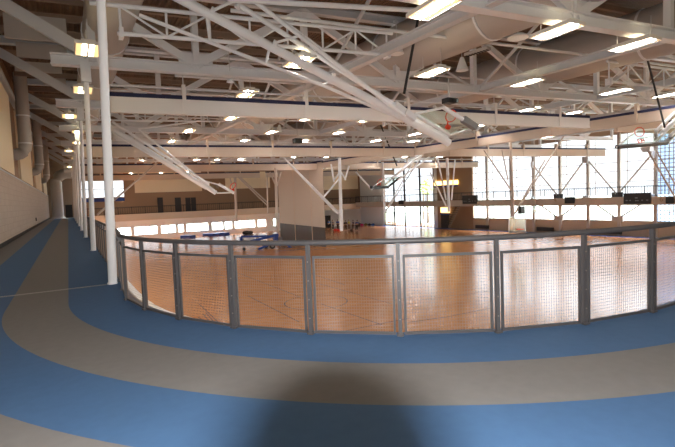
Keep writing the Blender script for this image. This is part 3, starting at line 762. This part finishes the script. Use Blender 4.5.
backstop_left()
def backstop_mid():
    v = 38.; t = thing('basketball_backstop', 'folded backstop with dark board edge and red hoop before the entrance glazing', 'basketball hoop', tuple(atv(384, 186, v)), 'ceiling hung backstops')
    P = lambda x, y, dv=0: atv(x, y, v+dv)
    tubes(t, 'mast', [P(456, 128), P(392, 178)], .13); tubes(t, 'side_tube', [P(447, 126, .6), P(384, 186, .5)], .1); tubes(t, 'side_tube', [P(466, 130, -.5), P(398, 180, -.4)], .08)
    A, Bp, C, D = P(371.5, 187, -.9), P(386, 186.5, -.9), P(398, 177, .9), P(385, 178, .9)
    A, Bp, C, D = P(372, 187, -.8), P(388, 187, .6), P(401, 176.5, .6), P(388, 177, -.8)
    board(t, A, Bp, C, D, 0, 0, 0); MB().bar(P(371, 187.3, -.8), P(388, 187.3, .6), .25, .25).build('edge_pad', 'dark', t); MB().bar(P(388, 187, .6), P(401, 176.5, .6), .16, .16).build('edge_pad', 'dark', t)
    MB().torus(P(379.5, 181, 0), .28, .03, RT*.6-DN*.8, RT*.5+FW*.86, 16).build('hoop', 'orange', t); MB().box(P(379, 184, 0), .3, .3, .3).build('hoop_mount', 'orange', t)
    MB().bar(P(379.5, 122, 0), P(397, 166, 0), .05, .12).build('lifting_strap', 'strap', t)
backstop_mid()
def backstop_right():
    v = 15.; t = thing('basketball_backstop', 'folded backstop with black padded board and round hoop at the right photo edge', 'basketball hoop', tuple(atv(645, 146, v)), 'ceiling hung backstops')
    P = lambda x, y, dv=0: atv(x, y, v+dv)
    A, Bp, C, D = P(617, 147, -.9), P(666, 143, -.9), P(681, 127, .9), P(637, 130.5, .9)
    n = board(t, A, Bp, C, D, 0, 0, 0)
    MB().bar(A, Bp, .2, .14, n).build('edge_pad', 'black', t); MB().bar(Bp, P(681, 127, .9), .2, .14, n).build('edge_pad', 'black', t)
    tubes(t, 'mast', [P(730, 70), P(662, 133)], .13); tubes(t, 'side_tube', [P(722, 66, .7), P(656, 131, .6)], .09); tubes(t, 'side_tube', [P(738, 76, -.6), P(670, 136, -.5)], .09)
    tubes(t, 'board_arm', [P(652, 146, 0), P(668, 128.5, 0)], .07)
    MB().torus(P(639.5, 132, 0), .235, .02, RT, -DN, 22).build('hoop', 'orange', t); MB().box(P(641, 141.5, 0), .3, .2, .25).build('hoop_mount', 'orange', t)
    MB().tube([P(645.5, 147, 0), P(646, 152, 0)], [.25, .14], 12).build('swivel', 'steel_white', t)
    tubes(t, 'stay_rod', [P(648, 151, 0), P(676, 199, 0)], .045, 'brown_pole', 8); tubes(t, 'stay_rod', [P(656, 150, 0), P(680, 193, 0)], .035, 'brown_pole', 8)
    MB().bar(P(644.5, 48, -.2), P(665, 128, 0), .05, .1).build('lifting_strap', 'strap', t)
    tubes(t, 'head_tube', [P(650, 49, -.2), P(740, 80, -.2)], .085); MB().tube([P(644, 45, -.2), P(644, 51, -.2)], .14, 12).build('pulley', 'pad_grey', t)
backstop_right()
def lowered(label, top, bot, v, brd, brace, m='tube_white', r=.13, sides=()):
    P = lambda q, dv=0: atv(q[0], q[1], v+dv)
    t = thing('basketball_backstop', label, 'basketball hoop', tuple(P(bot)), 'lowered backstops deep in the hall')
    tubes(t, 'mast', [P(top), P(bot)], r, m)
    for a, b in brace: tubes(t, 'brace_tube', [P(a), P(b)], r*.55, m, 8)
    for a, b in sides: tubes(t, 'side_tube', [P(a), P(b)], r*.5, m, 8)
    if brd:
        x0, y0, x1, y1 = brd; A, Bp, C, D = P((x0, y1), -.2), P((x1, y1), -.2), P((x1, y0), -.2), P((x0, y0), -.2)
        board(t, A, Bp, C, D, 0, 0, 0); MB().bar(A, Bp, .12, .16).build('edge_pad', 'pad_grey', t)
        c = (A+Bp)/2+(D-A)*.2+Vector((-.1, -.5, 0)); MB().torus(c, .235, .03, (1, 0, 0), (0, 1, 0), 14).build('hoop', 'orange', t); MB().box(c+Vector((0, .3, 0)), .2, .25, .12).build('hoop_mount', 'orange', t)
    return t
lowered('lowered backstop before the entrance glazing, glass board near the floor', (382.5, 162), (385, 222), 47, (384, 212, 393.5, 225), [((386, 212), (424, 152)), ((384, 214), (420, 150))])
lowered('lowered backstop with white mast beside the standing people', (339.5, 158), (341.5, 231), 44, None, [((283, 157), (339, 213)), ((281, 155), (337.5, 214)), ((322, 199), (339, 179)), ((356, 172), (372, 190))], 'tube_white', .17, [((331, 164), (334, 182)), ((349, 166), (345, 180)), ((334, 180), (340, 172)), ((346, 180), (341, 172))])
lowered('lowered backstop mast in front of the far upper doors, left of the curtain', (235, 177), (236.5, 222), 60, None, [((238, 177), (267, 205)), ((240, 177), (268, 203))], 'brown_pole', .16, [((230, 178), (235, 196))])
lowered('lowered backstop mast touching the left edge of the lowered curtain', (275.5, 168), (277.5, 232), 50, None, [((270, 172), (276, 186)), ((281, 172), (277, 186))], 'brown_pole', .16, [((267, 175), (267.8, 214))])
lowered('tall lowered backstop with clear glass board and black box before the windows', (510.5, 138), (514, 233), 33, (509, 217, 525.5, 232), [((513.5, 216), (567, 131)), ((512, 218), (545, 160)), ((484, 150), (511, 190))], 'brown_pole', .12, [((502, 150), (508, 180))])
bx = atv(520.5, 207.5, 33); 
o = MB().box(bx-Vector((0, .1, .25)), .55, .4, .72).build('shot_clock', 'black'); tag(o, 'black box on the tall lowered backstop before the windows', 'clock')
lowered('white lowered backstop seen edge-on before the amber lamp strip', (447, 158), (449, 212), 45, None, [((430, 172), (446, 206)), ((437.5, 158), (446, 200))], 'tube_white', .17, [((455, 160), (451.5, 200))])
def small_board(label, px, py, v, w=3.):
    p = atv(px, py, v); t = thing('basketball_hoop', label, 'basketball hoop', tuple(p))
    MB().box(p, 1.4, .05, .9).build('backboard', 'board_glass', t); f = MB()
    for dz in (-.45, .45): f.box(p+Vector((0, 0, dz)), 1.4, .08, .08)
    for dx in (-.7, .7): f.box(p+Vector((dx, 0, 0)), .08, .08, .9)
    f.build('board_frame', 'pad_grey', t); MB().torus(p+Vector((0, -.35, -.25)), .235, .03, (1, 0, 0), (0, 1, 0), 14).build('hoop', 'orange', t); MB().box(p+Vector((0, -.08, -.27)), .2, .16, .15).build('hoop_mount', 'orange', t)
    MB().tube([p+Vector((0, .1, .2)), p+Vector((0, .1, 9.6-p.z))], .07, 8).build('mast', 'brown_pole', t)
small_board('distant hoop hanging below the walkway in front of the middle window column', 536, 209, 44)
small_board('distant hoop with red rim below the right clock box', 670, 210, 33)
# ------------------------------------------------------------------ ducts and odd pieces among the trusses
def ducts():
    def duct(label, u, v0, v1, z, r, n):
        t = thing('roof_duct', label, 'duct', tuple(B(u, v0, z)), 'round ducts under the roof'); MB().tube([B(u, v0, z), B(u, (v0+v1)/2, z), B(u, v1, z)], r, 24).build('pipe', 'duct', t)
        for k in range(n):
            v = v0+(v1-v0)*(k+.5)/n; MB().tube([B(u, v-.05, z), B(u, v+.05, z)], r+.035, 24).build('joint_band', 'steel_white', t)
    duct('round grey duct running away above the nearest white poles', 1.75, 6, 78, 8.55, .85, 12)
    duct('wide round duct running away among the upper right trusses', 14.4, 5, 60, 8.6, 1.15, 9)
    duct('wide round duct crossing the top right corner of the photo', 23.5, 5, 60, 8.6, 1.15, 9)
    # diffuser grille strip along the middle duct
    p, q = atz(466, 55, 7.55), atz(489, 48, 7.55); t = thing('diffuser', 'slotted diffuser strip under the wide upper right duct', 'vent', tuple(p))
    MB().bar(p, q, .3, .12).build('frame', 'duct', t); d = (q-p)
    for k in range(8): c = p+d*((k+.5)/8)-Vector((0, 0, .05)); MB().bar(c-d*.03, c+d*.03, .2, .06).build('slot', 'dark', t)
    # hanging baffles: vertical panels between the trusses
    for i, (x0, y0, x1, y1, v) in enumerate(((325, 3, 372, 28, 24.5), (222, -4, 262, 17, 24.5), (590, 34, 612, 52, 24.5), (579, 66, 600, 80, 30), (628, 52, 646, 60, 24), (300, 40, 318, 52, 29), (396, -6, 440, 10, 24.5), (5, 13, 67, 38, 22.5), (17, 42, 67, 57, 26.5), (15, 61, 62, 71, 30.5), (44, 72, 66, 84, 35))):
        p, q = atv(x0, y1, v), atv(x1, y1, v); z1 = min(ROOF-.1, atv(x0, y0, v).z)
        o = MB().slab([p, (q.x, q.y, p.z), (q.x, q.y, z1), (p.x, p.y, z1)], .12).build('roof_baffle' if i < 7 else 'bulkhead_panel', 'baffle')
        tag(o, ['pale square baffle high behind the big mast and lattice girder', 'pale baffle at the top edge left of centre', 'pale baffle under the upper right chord', 'pale small baffle above the near curtain corner', 'pale baffle behind the long lamp at right', 'small pale baffle behind the lattice girder', 'pale baffle at the top edge right of centre', 'largest grey bulkhead panel over the corridor, top left', 'grey bulkhead panel over the corridor, second from top left', 'grey bulkhead panel over the corridor, third from top left', 'small grey bulkhead panel over the corridor, beside the lamps'][i], 'panel')
    for px, py, v, lb in ((462, 64, 17.5, 'white cone speaker hanging under the upper right duct'), (397, 47, 17.5, 'white cone speaker hanging beside the black strap'), (279.5, 129, 34, 'white cone speaker hanging just under the nearest rolled curtain'), (13+217, 79, 17.5, 'grey spotlight hanging above the nearest rolled curtain')):
        p = atv(px, py, v); t = thing('cone_speaker', lb, 'speaker', tuple(p)); MB().tube([p+Vector((0, 0, .3*(px > 231 or px < 200))), p-Vector((0, 0, .3 if px > 231 else .12))], [.08, .3 if px > 231 else .14], 14).build('horn', 'tube_white', t); MB().tube([p+Vector((0, 0, .3)), p+Vector((0, 0, 1.2))], .02, 6).build('hanger_rod', 'steel_grey', t)
    p = atv(518, 37, 14.5); o = thing('round_fixture', 'flat round white fixture hanging left of the near lamps', 'fixture', tuple(p)); MB().tube([p+Vector((0, 0, .12)), p, p-Vector((0, 0, .05))], [.2, .42, .42], 18).build('shade', 'tube_white', o); MB().tube([p+Vector((0, 0, .1)), p+Vector((0, 0, 1))], .02, 6).build('hanger_rod', 'steel_grey', o)
    p = atv(449, 101, 17); o = thing('ceiling_projector', 'black device on a bracket above the big folded hoop', 'projector', tuple(p)); MB().box(p, .5, .4, .22).build('body', 'black', o); MB().tube([p+Vector((.1, -.2, 0)), p+Vector((.16, -.36, -.04))], .1, 10).build('lens', 'black', o); MB().tube([p+Vector((0, 0, .1)), p+Vector((0, 0, 1.0))], .03, 6).build('bracket', 'steel_grey', o)
    p = atv(297.5, 141, 33); o = thing('ceiling_projector', 'black device hanging below the nearest rolled curtain, left of centre', 'projector', tuple(p)); MB().box(p, .6, .5, .35).build('body', 'black', o); MB().tube([p+Vector((0, 0, .15)), p+Vector((0, 0, 1.4))], .03, 6).build('bracket', 'steel_grey', o)
ducts()
# ------------------------------------------------------------------ lamps
LAMPZ = 6.35
def lamps():
    def make(L, W, glow='lamp_glow', share=.09):
        t = thing('hall_lamp', 'x', 'lamp', (0, 0, 0), 'warm fluorescent lamps under the roof')
        m = MB(); m.box((0, 0, .07), W, L, .06); m.box((0, 0, .13), W*.55, L*.9, .08); m.build('housing', 'lamp_body', t)
        for s in (-1, 1):
            c = MB().box((s*W*.245, 0, .035), W*.42, L*.96, .02).build('reflector', 'reflector_lit_glow', t)
            MB().box((s*W*.13, 0, .016), W*share, L*.93, .018).build('fluorescent_tube', glow, t, c)
        m = MB()
        for s in (-1, 1): m.box((0, s*L*.5, .04), W, .03, .09); m.box((s*W*.5, 0, .04), .03, L, .09)
        m.box((0, 0, .02), .05, L, .04); m.build('rim', 'lamp_body', t)
        for s in (-1, 1): MB().tube([(0, s*L*.4, .15), (0, s*L*.4, .8)], .012, 6).build('hanger', 'steel_grey', t)
        MB().box((0, 0, .178), W*.14, L*.8, .012).build('uplight_slot', 'lamp_uplight', t)
        return t
    proto = make(1.4, .72, 'lamp_glow', .075); proto2 = make(1.3, .72, 'lamp_glow_dim', .2); used = {}
    P = []
    near = [(433.5, 9.5), (556.5, 32), (633.5, 45.5), (299, 62.5), (527, 83), (432, 73), (616, 92), (668, 95.5), (530.5, 109.5), (577, 112.5), (247, 94), (231.5, 118), (307, 119), (366, 120.5), (338.5, 133), (376, 141), (271, 132.5), (189, 131), (487, 124.5), (575, 129), (548, 137), (415, 134.5), (413.5, 141.5), (646, 139)]
    rowA = [(88, 50.5), (83, 90.5), (69.5, 116.5), (78, 132), (77.5, 143), (69, 151), (75.5, 158.5), (69.5, 167), (74, 170), (69, 177), (72, 179.5)]
    far = [(172, 141.5), (174, 150), (142, 161), (196, 160), (131, 173.5), (161, 173), (187, 172), (224, 149), (264, 148.5), (244, 141), (241, 159), (217, 160), (295, 157), (304, 141), (214, 166), (239, 170), (259, 170), (328, 157), (375, 157), (406, 157), (345, 148), (318, 153), (440, 157), (470, 153), (310, 167), (327, 168), (500, 140), (562, 131.5)]
    def put(px, py, z, lb, rz=0, proto=proto):
        p = atz(px, py, z); P.append(p)
        if proto.name not in used:
            proto.location = p; proto['label'] = lb; proto.rotation_euler = (0, 0, rz); used[proto.name] = True
        else: dup(proto, p, lb, None, rz)
    nl = ['long warm lamp at the top edge, by the black strap', 'long warm lamp at upper right, left of the long girder joint', 'longest warm lamp, near the right top corner', 'warm lamp just under the big mast, left of centre', 'warm lamp under the truss at right, above the curtain pipe', 'warm lamp beside the strap end, above the big folded hoop', 'warm lamp under the right lattice girder', 'warm lamp cut by the right photo edge', 'warm lamp just above the nearest rolled curtain, right part', 'warm lamp just above the near curtain corner', 'warm lamp just above the nearest rolled curtain, left part', 'warm lamp just under the nearest rolled curtain, leftmost there', 'warm lamp just under the nearest rolled curtain, below its second strap', 'warm lamp just under the nearest rolled curtain, below the mast']
    for i, (x, y) in enumerate(near):
        put(x, y, LAMPZ if y < 100 else LAMPZ+.15, nl[i] if i < len(nl) else 'warm lamp deep among the trusses, middle rows, number %s in size' % ORD[i-len(nl)], -.07)
    for i, (x, y) in enumerate(rowA):
        put(x, y, 6.5, 'warm lamp over the running track corridor, %s from the camera' % ('nearest' if i == 0 else ORD[i]), 0, proto2)
    for i, (x, y) in enumerate(far): put(x, y, 6.3, 'tiny warm lamp far down the hall between the rolled curtains', -.07)
lamps()
# ------------------------------------------------------------------ things on the gym floor
def people():
    def person(px, py, shirt, shorts, label, lean=0., arm=.2, face=0.):
        g = atz(px, py+.4, ZF); t = None
        V = lambda x, y, z: (x, y, z)
        st = .14
        vs = [V(0, 0, .95), V(0, lean*.3, 1.15), V(0, lean*.6, 1.36), V(0, lean*.75, 1.50), V(0, lean, 1.64), V(0, lean, 1.74),
              V(.1, 0, .90), V(.12, .02, .50), V(.12+st*.4, -.02, .10), V(.13+st*.4, -.14, .04),
              V(-.1, 0, .90), V(-.12, -.03+st*.5, .50), V(-.13, st, .10), V(-.13, st-.13, .04),
              V(.2, lean*.65, 1.40), V(.27, lean*.6-.05, 1.12), V(.25+arm*.3, lean*.5-.2-arm*.5, .92+arm),
              V(-.2, lean*.65, 1.40), V(-.28, lean*.6, 1.12), V(-.27, lean*.5-.12, .88)]
        es = [(0,1),(1,2),(2,3),(3,4),(4,5),(0,6),(6,7),(7,8),(8,9),(0,10),(10,11),(11,12),(12,13),(2,14),(14,15),(15,16),(2,17),(17,18),(18,19)]
        rs = [.16, .15, .18, .06, .10, .095, .11, .08, .055, .045, .11, .08, .055, .045, .07, .055, .045, .07, .055, .045]
        def skin(nm, vids, m, grow, parent):
            me = bpy.data.meshes.new(nm); mp = {v: i for i, v in enumerate(vids)}
            ee = [(mp[a], mp[b]) for a, b in es if a in mp and b in mp]
            me.from_pydata([vs[v] for v in vids], ee, []); me.materials.append(M[m]); ob = bpy.data.objects.new(nm, me); COL.objects.link(ob)
            if parent is not None: ob.parent = parent
            md = ob.modifiers.new('skin', 'SKIN'); md.use_smooth_shade = True
            for i, v in enumerate(vids):
                r = rs[v]+grow; me.skin_vertices[0].data[i].radius = (r, r*.8 if v < 3 else r)
            me.skin_vertices[0].data[0].use_root = True
            ss = ob.modifiers.new('sub', 'SUBSURF'); ss.levels = 1; ss.render_levels = 1
            return ob
        body = skin('person', list(range(20)), 'skin', 0, None); body.location = g; body.rotation_euler = (0, 0, face)
        tag(body, label, 'person', 'people standing on the gym floor')
        skin('shirt', [1, 2, 14, 15, 17, 18], shirt, .045, body); skin('trousers', [0, 6, 7, 8, 10, 11, 12], shorts, .03, body)
        h = MB().ball((0, lean+.02, 1.74), .1, .11, .09, 10, 6).build('hair', 'hair', None, body)
        return body
    person(329, 229, 'shirt_blue', 'short_dark', 'person in a blue shirt, leftmost of the group next to the lowered curtain', 0, .1, .3)
    person(333.3, 229.3, 'shirt_navy', 'short_dark', 'person in navy, second from the left in the group', .05, .3, 1)
    person(338, 229, 'shirt_blue', 'short_tan', 'person in a blue shirt just left of the white backstop mast', 0, .1, 2)
    person(345.8, 230.2, 'shirt_dark', 'short_tan', 'person in a black shirt just right of the white backstop mast', -.06, .5, -.5)
    person(349.2, 229.5, 'shirt_yellow', 'short_tan', 'person in a yellow shirt in the middle of the group', 0, .1, .6)
    person(353.2, 229.8, 'shirt_navy', 'short_tan', 'person in dark navy, tallest at the right of the group', -.05, .3, 1.2)
    person(356.8, 230.2, 'shirt_blue', 'short_dark', 'person in a blue top leaning over, rightmost of the group', -.35, .0, 2.2)
    def bag(px, py, m, label, s=1.):
        g = atz(px, py+1.3, ZF); t = thing('sports_bag', label, 'bag', tuple(g))
        MB().ball(g+Vector((0, 0, .2*s)), .42*s, .26*s, .21*s, 12, 8).build('body', m, t); MB().torus(g+Vector((0, 0, .36*s)), .14*s, .025, (1, 0, 0), (0, 0, 1), 12).build('handle', 'bag_black', t)
    bag(335.5, 229.8, 'bag_red', 'red bag on the floor, left one of two red bags'); bag(338.6, 230, 'bag_red', 'red bag on the floor, right one beside the white mast')
    bag(359, 224.3, 'bag_black', 'black bag by the far wall, nearest the group', 1.3); bag(361.9, 224.5, 'bag_pink', 'pink bag by the far wall', 1.0); bag(365.8, 224.3, 'bag_olive', 'olive bag by the far wall', 1.1); bag(369.5, 224.3, 'bag_black', 'black bag by the far wall, right of the olive bag', 1.0); bag(373, 224.2, 'bag_blue', 'blue bag by the far wall, last on the right', 1.0)
    bag(351.5, 230, 'bag_black', 'small dark bag at the feet of the group', .8)
people()
def lift():
    g = atz(262, 249, ZF); l = ((g.x, g.y), (g.x+10, g.y+10*SX)); P = lambda x, y, o=0.: atl(x, y, *l)+Vector((-SX*o, -o, 0))
    t = thing('boom_lift', 'blue trailer boom lift parked left of the lowered curtain', 'lift', tuple(g))
    MB().bar(P(241, 243.5), P(272, 243.5), .5, .25).build('chassis', 'blue_paint', t)
    MB().bar(P(242, 243, .3), P(277, 234.5, .3), .22, .28).build('boom', 'blue_paint', t); MB().bar(P(241, 236.8), P(268, 236), .22, .22).build('boom', 'blue_paint', t)
    MB().bar(P(241, 237), P(241.5, 243.5), .25, .3).build('boom_knuckle', 'blue_paint', t)
    MB().bar(P(256, 249, .6), P(277, 240, .3), .2, .25).build('drawbar', 'blue_paint', t); MB().bar(P(276, 238), P(289, 248, .8), .16, .2).build('outrigger', 'blue_paint', t); MB().bar(P(276, 238), P(284, 246, -.9), .16, .2).build('outrigger', 'blue_paint', t)
    MB().box(P(275.5, 237), .5, .5, .8).build('turret', 'blue_paint', t); MB().box(P(279.5, 241), .5, .6, 1.).build('control_box', 'pad_grey', t)
    MB().box(P(249, 239.5, -.2), 1.3, .5, .5).build('basket', 'curtain_white', t)
    for o in (-.8, .8):
        c = P(269, 246.2, o); c.z = ZF+.34; w = MB().tube([c-Vector((0, .12, 0)), c+Vector((0, .12, 0))], .34, 16).build('wheel', 'rubber', t); MB().tube([c-Vector((0, .13, 0)), c+Vector((0, .13, 0))], .17, 10).build('hub', 'pad_grey', t, w)
    c = P(244, 248); c.z = ZF+.18; MB().tube([c-Vector((0, .06, 0)), c+Vector((0, .06, 0))], .18, 12).build('jockey_wheel', 'rubber', t); MB().bar(c, P(244, 243.5), .1, .1).build('jockey_post', 'pad_grey', t)
    for a, b, y, lb in ((183.5, 194, 238.2, 'blue crash mat by the far wall, left one'), (204.5, 216, 236, 'blue crash mat by the far wall, middle one'), (216.5, 227, 235.2, 'blue crash mat by the far wall, right one')):
        p, q = atz(a, y, ZF), atz(b, y, ZF); d = q-p; c = (p+q)/2; c.y = min(c.y, FARL[0][1]-.075*c.x-2.6)
        t = thing('crash_mat', lb, 'mat', tuple(c), 'blue crash mats'); MB().box(c+Vector((0, .5, .24)), d.length, 1.2, .46, Matrix.Rotation(math.atan2(d.y, d.x), 3, 'Z')).build('pad', 'blue_mat', t)
        MB().box(c+Vector((0, -.12, .3)), d.length*.2, .04, .05, Matrix.Rotation(math.atan2(d.y, d.x), 3, 'Z')).build('handle', 'navy', t)
    g = atz(248, 234.5, ZF); o = MB().ball(g+Vector((-.3, 0, .35)), .75, .5, .36).ball(g+Vector((.4, 0, .3)), .6, .5, .32).build('equipment_bundle', 'dark'); tag(o, 'dark heaped bundle on the floor behind the blue lift', 'bundle')
    g = atz(538, 235.5, ZF)
    for i, px in enumerate((483, 546, 597, 612)):
        g = atl(px, 233, (RWL[0][0]-.15, RWL[0][1]), (RWL[1][0]-.15, RWL[1][1])); b = MB().box((g.x-.2, g.y, ZF+.5), .3, 2.4, .5).build('floor_vent', 'dark'); tag(b, 'dark floor vent box low on the window wall, %s from the left' % ORD[i], 'vent', 'vent boxes on the window wall')
lift()
# ------------------------------------------------------------------ outdoors
def outdoors():
    mb = MB(); mb.poly([(57.9, -60, ZF-.1), (300, -60, ZF-.1), (300, 250, ZF-.1), (53.5, 250, ZF-.1), (53.5, 83.6, ZF-.1)]); o = mb.build('ground', 'lawn'); o['kind'] = 'structure'
    mb = MB(); mb.poly([(53.4, 84, ZF-.1), (53.4, 250, ZF-.1), (-60, 250, ZF-.1), (-60, 84, ZF-.1)]); o = mb.build('ground_far', 'lawn'); o['kind'] = 'structure'
    for i, (px, py, w) in enumerate(((427, 186, 1.5), (428, 206, .9), (423, 190, .8))):
        e = rw(px); p = Vector((e.x, e.y, 0))+Vector((9+3*i, 9+3*i, 0)); d = ray(px, py); s = (p.x)/d.x; c = EYE+d*s
        t = thing('garden_tree', ('green tree outside the last entrance pane', 'low green shrub outside the last entrance door', 'green tree outside, behind the third entrance pane')[i], 'tree', (c.x, c.y, ZF-.1))
        m = MB()
        for k in range(40):
            o = Vector((random.gauss(0, .4), random.gauss(0, .4), random.gauss(0, .5)))*w; r = w*random.uniform(.14, .26); m.ball(c+o, r, r, r*.8, 7, 5)
        m.build('foliage', 'leaf', t); MB().tube([(c.x, c.y, ZF-.15), (c.x, c.y, c.z)], [.25, .1], 8).build('trunk', 'trunk', t)
outdoors()
# ------------------------------------------------------------------ world, camera, flash
w = bpy.data.worlds.new('sky'); sc.world = w; w.use_nodes = True
bg = w.node_tree.nodes['Background']; bg.inputs['Color'].default_value = (.90, .95, 1, 1); bg.inputs['Strength'].default_value = 1
_nt = w.node_tree; _tc = _nt.nodes.new('ShaderNodeTexCoord'); _sx = _nt.nodes.new('ShaderNodeSeparateXYZ'); _cr = _nt.nodes.new('ShaderNodeMapRange')
_cr.inputs['From Min'].default_value = 0.14; _cr.inputs['From Max'].default_value = .9; _cr.inputs['To Min'].default_value = 1.1; _cr.inputs['To Max'].default_value = 24.0
_nt.links.new(_tc.outputs['Generated'], _sx.inputs[0]); _nt.links.new(_sx.outputs['Z'], _cr.inputs['Value']); _nt.links.new(_cr.outputs[0], bg.inputs['Strength'])
cam = bpy.data.cameras.new('camera'); co = bpy.data.objects.new('camera', cam); COL.objects.link(co)
co.matrix_world = Matrix(((RT.x, -DN.x, -FW.x, EYE.x), (RT.y, -DN.y, -FW.y, EYE.y), (RT.z, -DN.z, -FW.z, EYE.z), (0, 0, 0, 1)))
cam.sensor_width = 36; cam.lens = F/675*36; cam.clip_start = .02; cam.clip_end = 500
sc.camera = co
# the photographer's camera on its tripod; its little flash lights the track and the lens throws its round shadow there
def photo_camera():
    up = -DN; t = thing('photo_camera', 'black camera with raised flash standing on the track, behind the viewpoint', 'camera', (EYE.x, EYE.y, 1.3))
    rm = Matrix((RT, FW, up)).transposed()
    MB().tube([EYE-FW*.005, EYE-FW*.14], .043, 28, False).build('lens_barrel', 'black', t)
    MB().box(EYE-FW*.19, .15, .09, .11, rm).build('body', 'black', t)
    MB().box(EYE-FW*.215+up*.065, .06, .05, .04, rm).build('prism', 'black', t); MB().box(EYE-FW*.197+up*.098, .06, .03, .03, rm).build('flash_head', 'black', t)
    o = thing('tripod', 'black tripod under the camera behind the viewpoint', 'tripod', (EYE.x, EYE.y, 0)); c = EYE-FW*.19-up*.06
    MB().tube([c, Vector((c.x, c.y, 1.0))], .018, 10).build('column', 'black', o)
    for k in range(3):
        a = .3+YAW*-1-PI/2+k*2*PI/3; MB().tube([(c.x, c.y, 1.2), (c.x+.45*math.cos(a), c.y+.45*math.sin(a), .005)], .013, 8).build('leg', 'black', o)
    li = bpy.data.lights.new('flash', 'AREA'); li.shape = 'RECTANGLE'; li.size = .03; li.size_y = .012; li.energy = 270; li.color = (1, .98, .95)
    lo = bpy.data.objects.new('flash', li); COL.objects.link(lo); p = EYE-FW*.18+up*.097
    lo.matrix_world = Matrix(((RT.x, up.x, -FW.x, p.x), (RT.y, up.y, -FW.y, p.y), (RT.z, up.z, -FW.z, p.z), (0, 0, 0, 1)))
photo_camera()
sc.view_settings.view_transform = 'Standard'; sc.view_settings.look = 'None'; sc.view_settings.gamma = 1; sc.view_settings.use_curve_mapping = False
sc.view_settings.exposure = 0.9
for o in list(COL.objects):
    if '_o' in o: del o['_o']
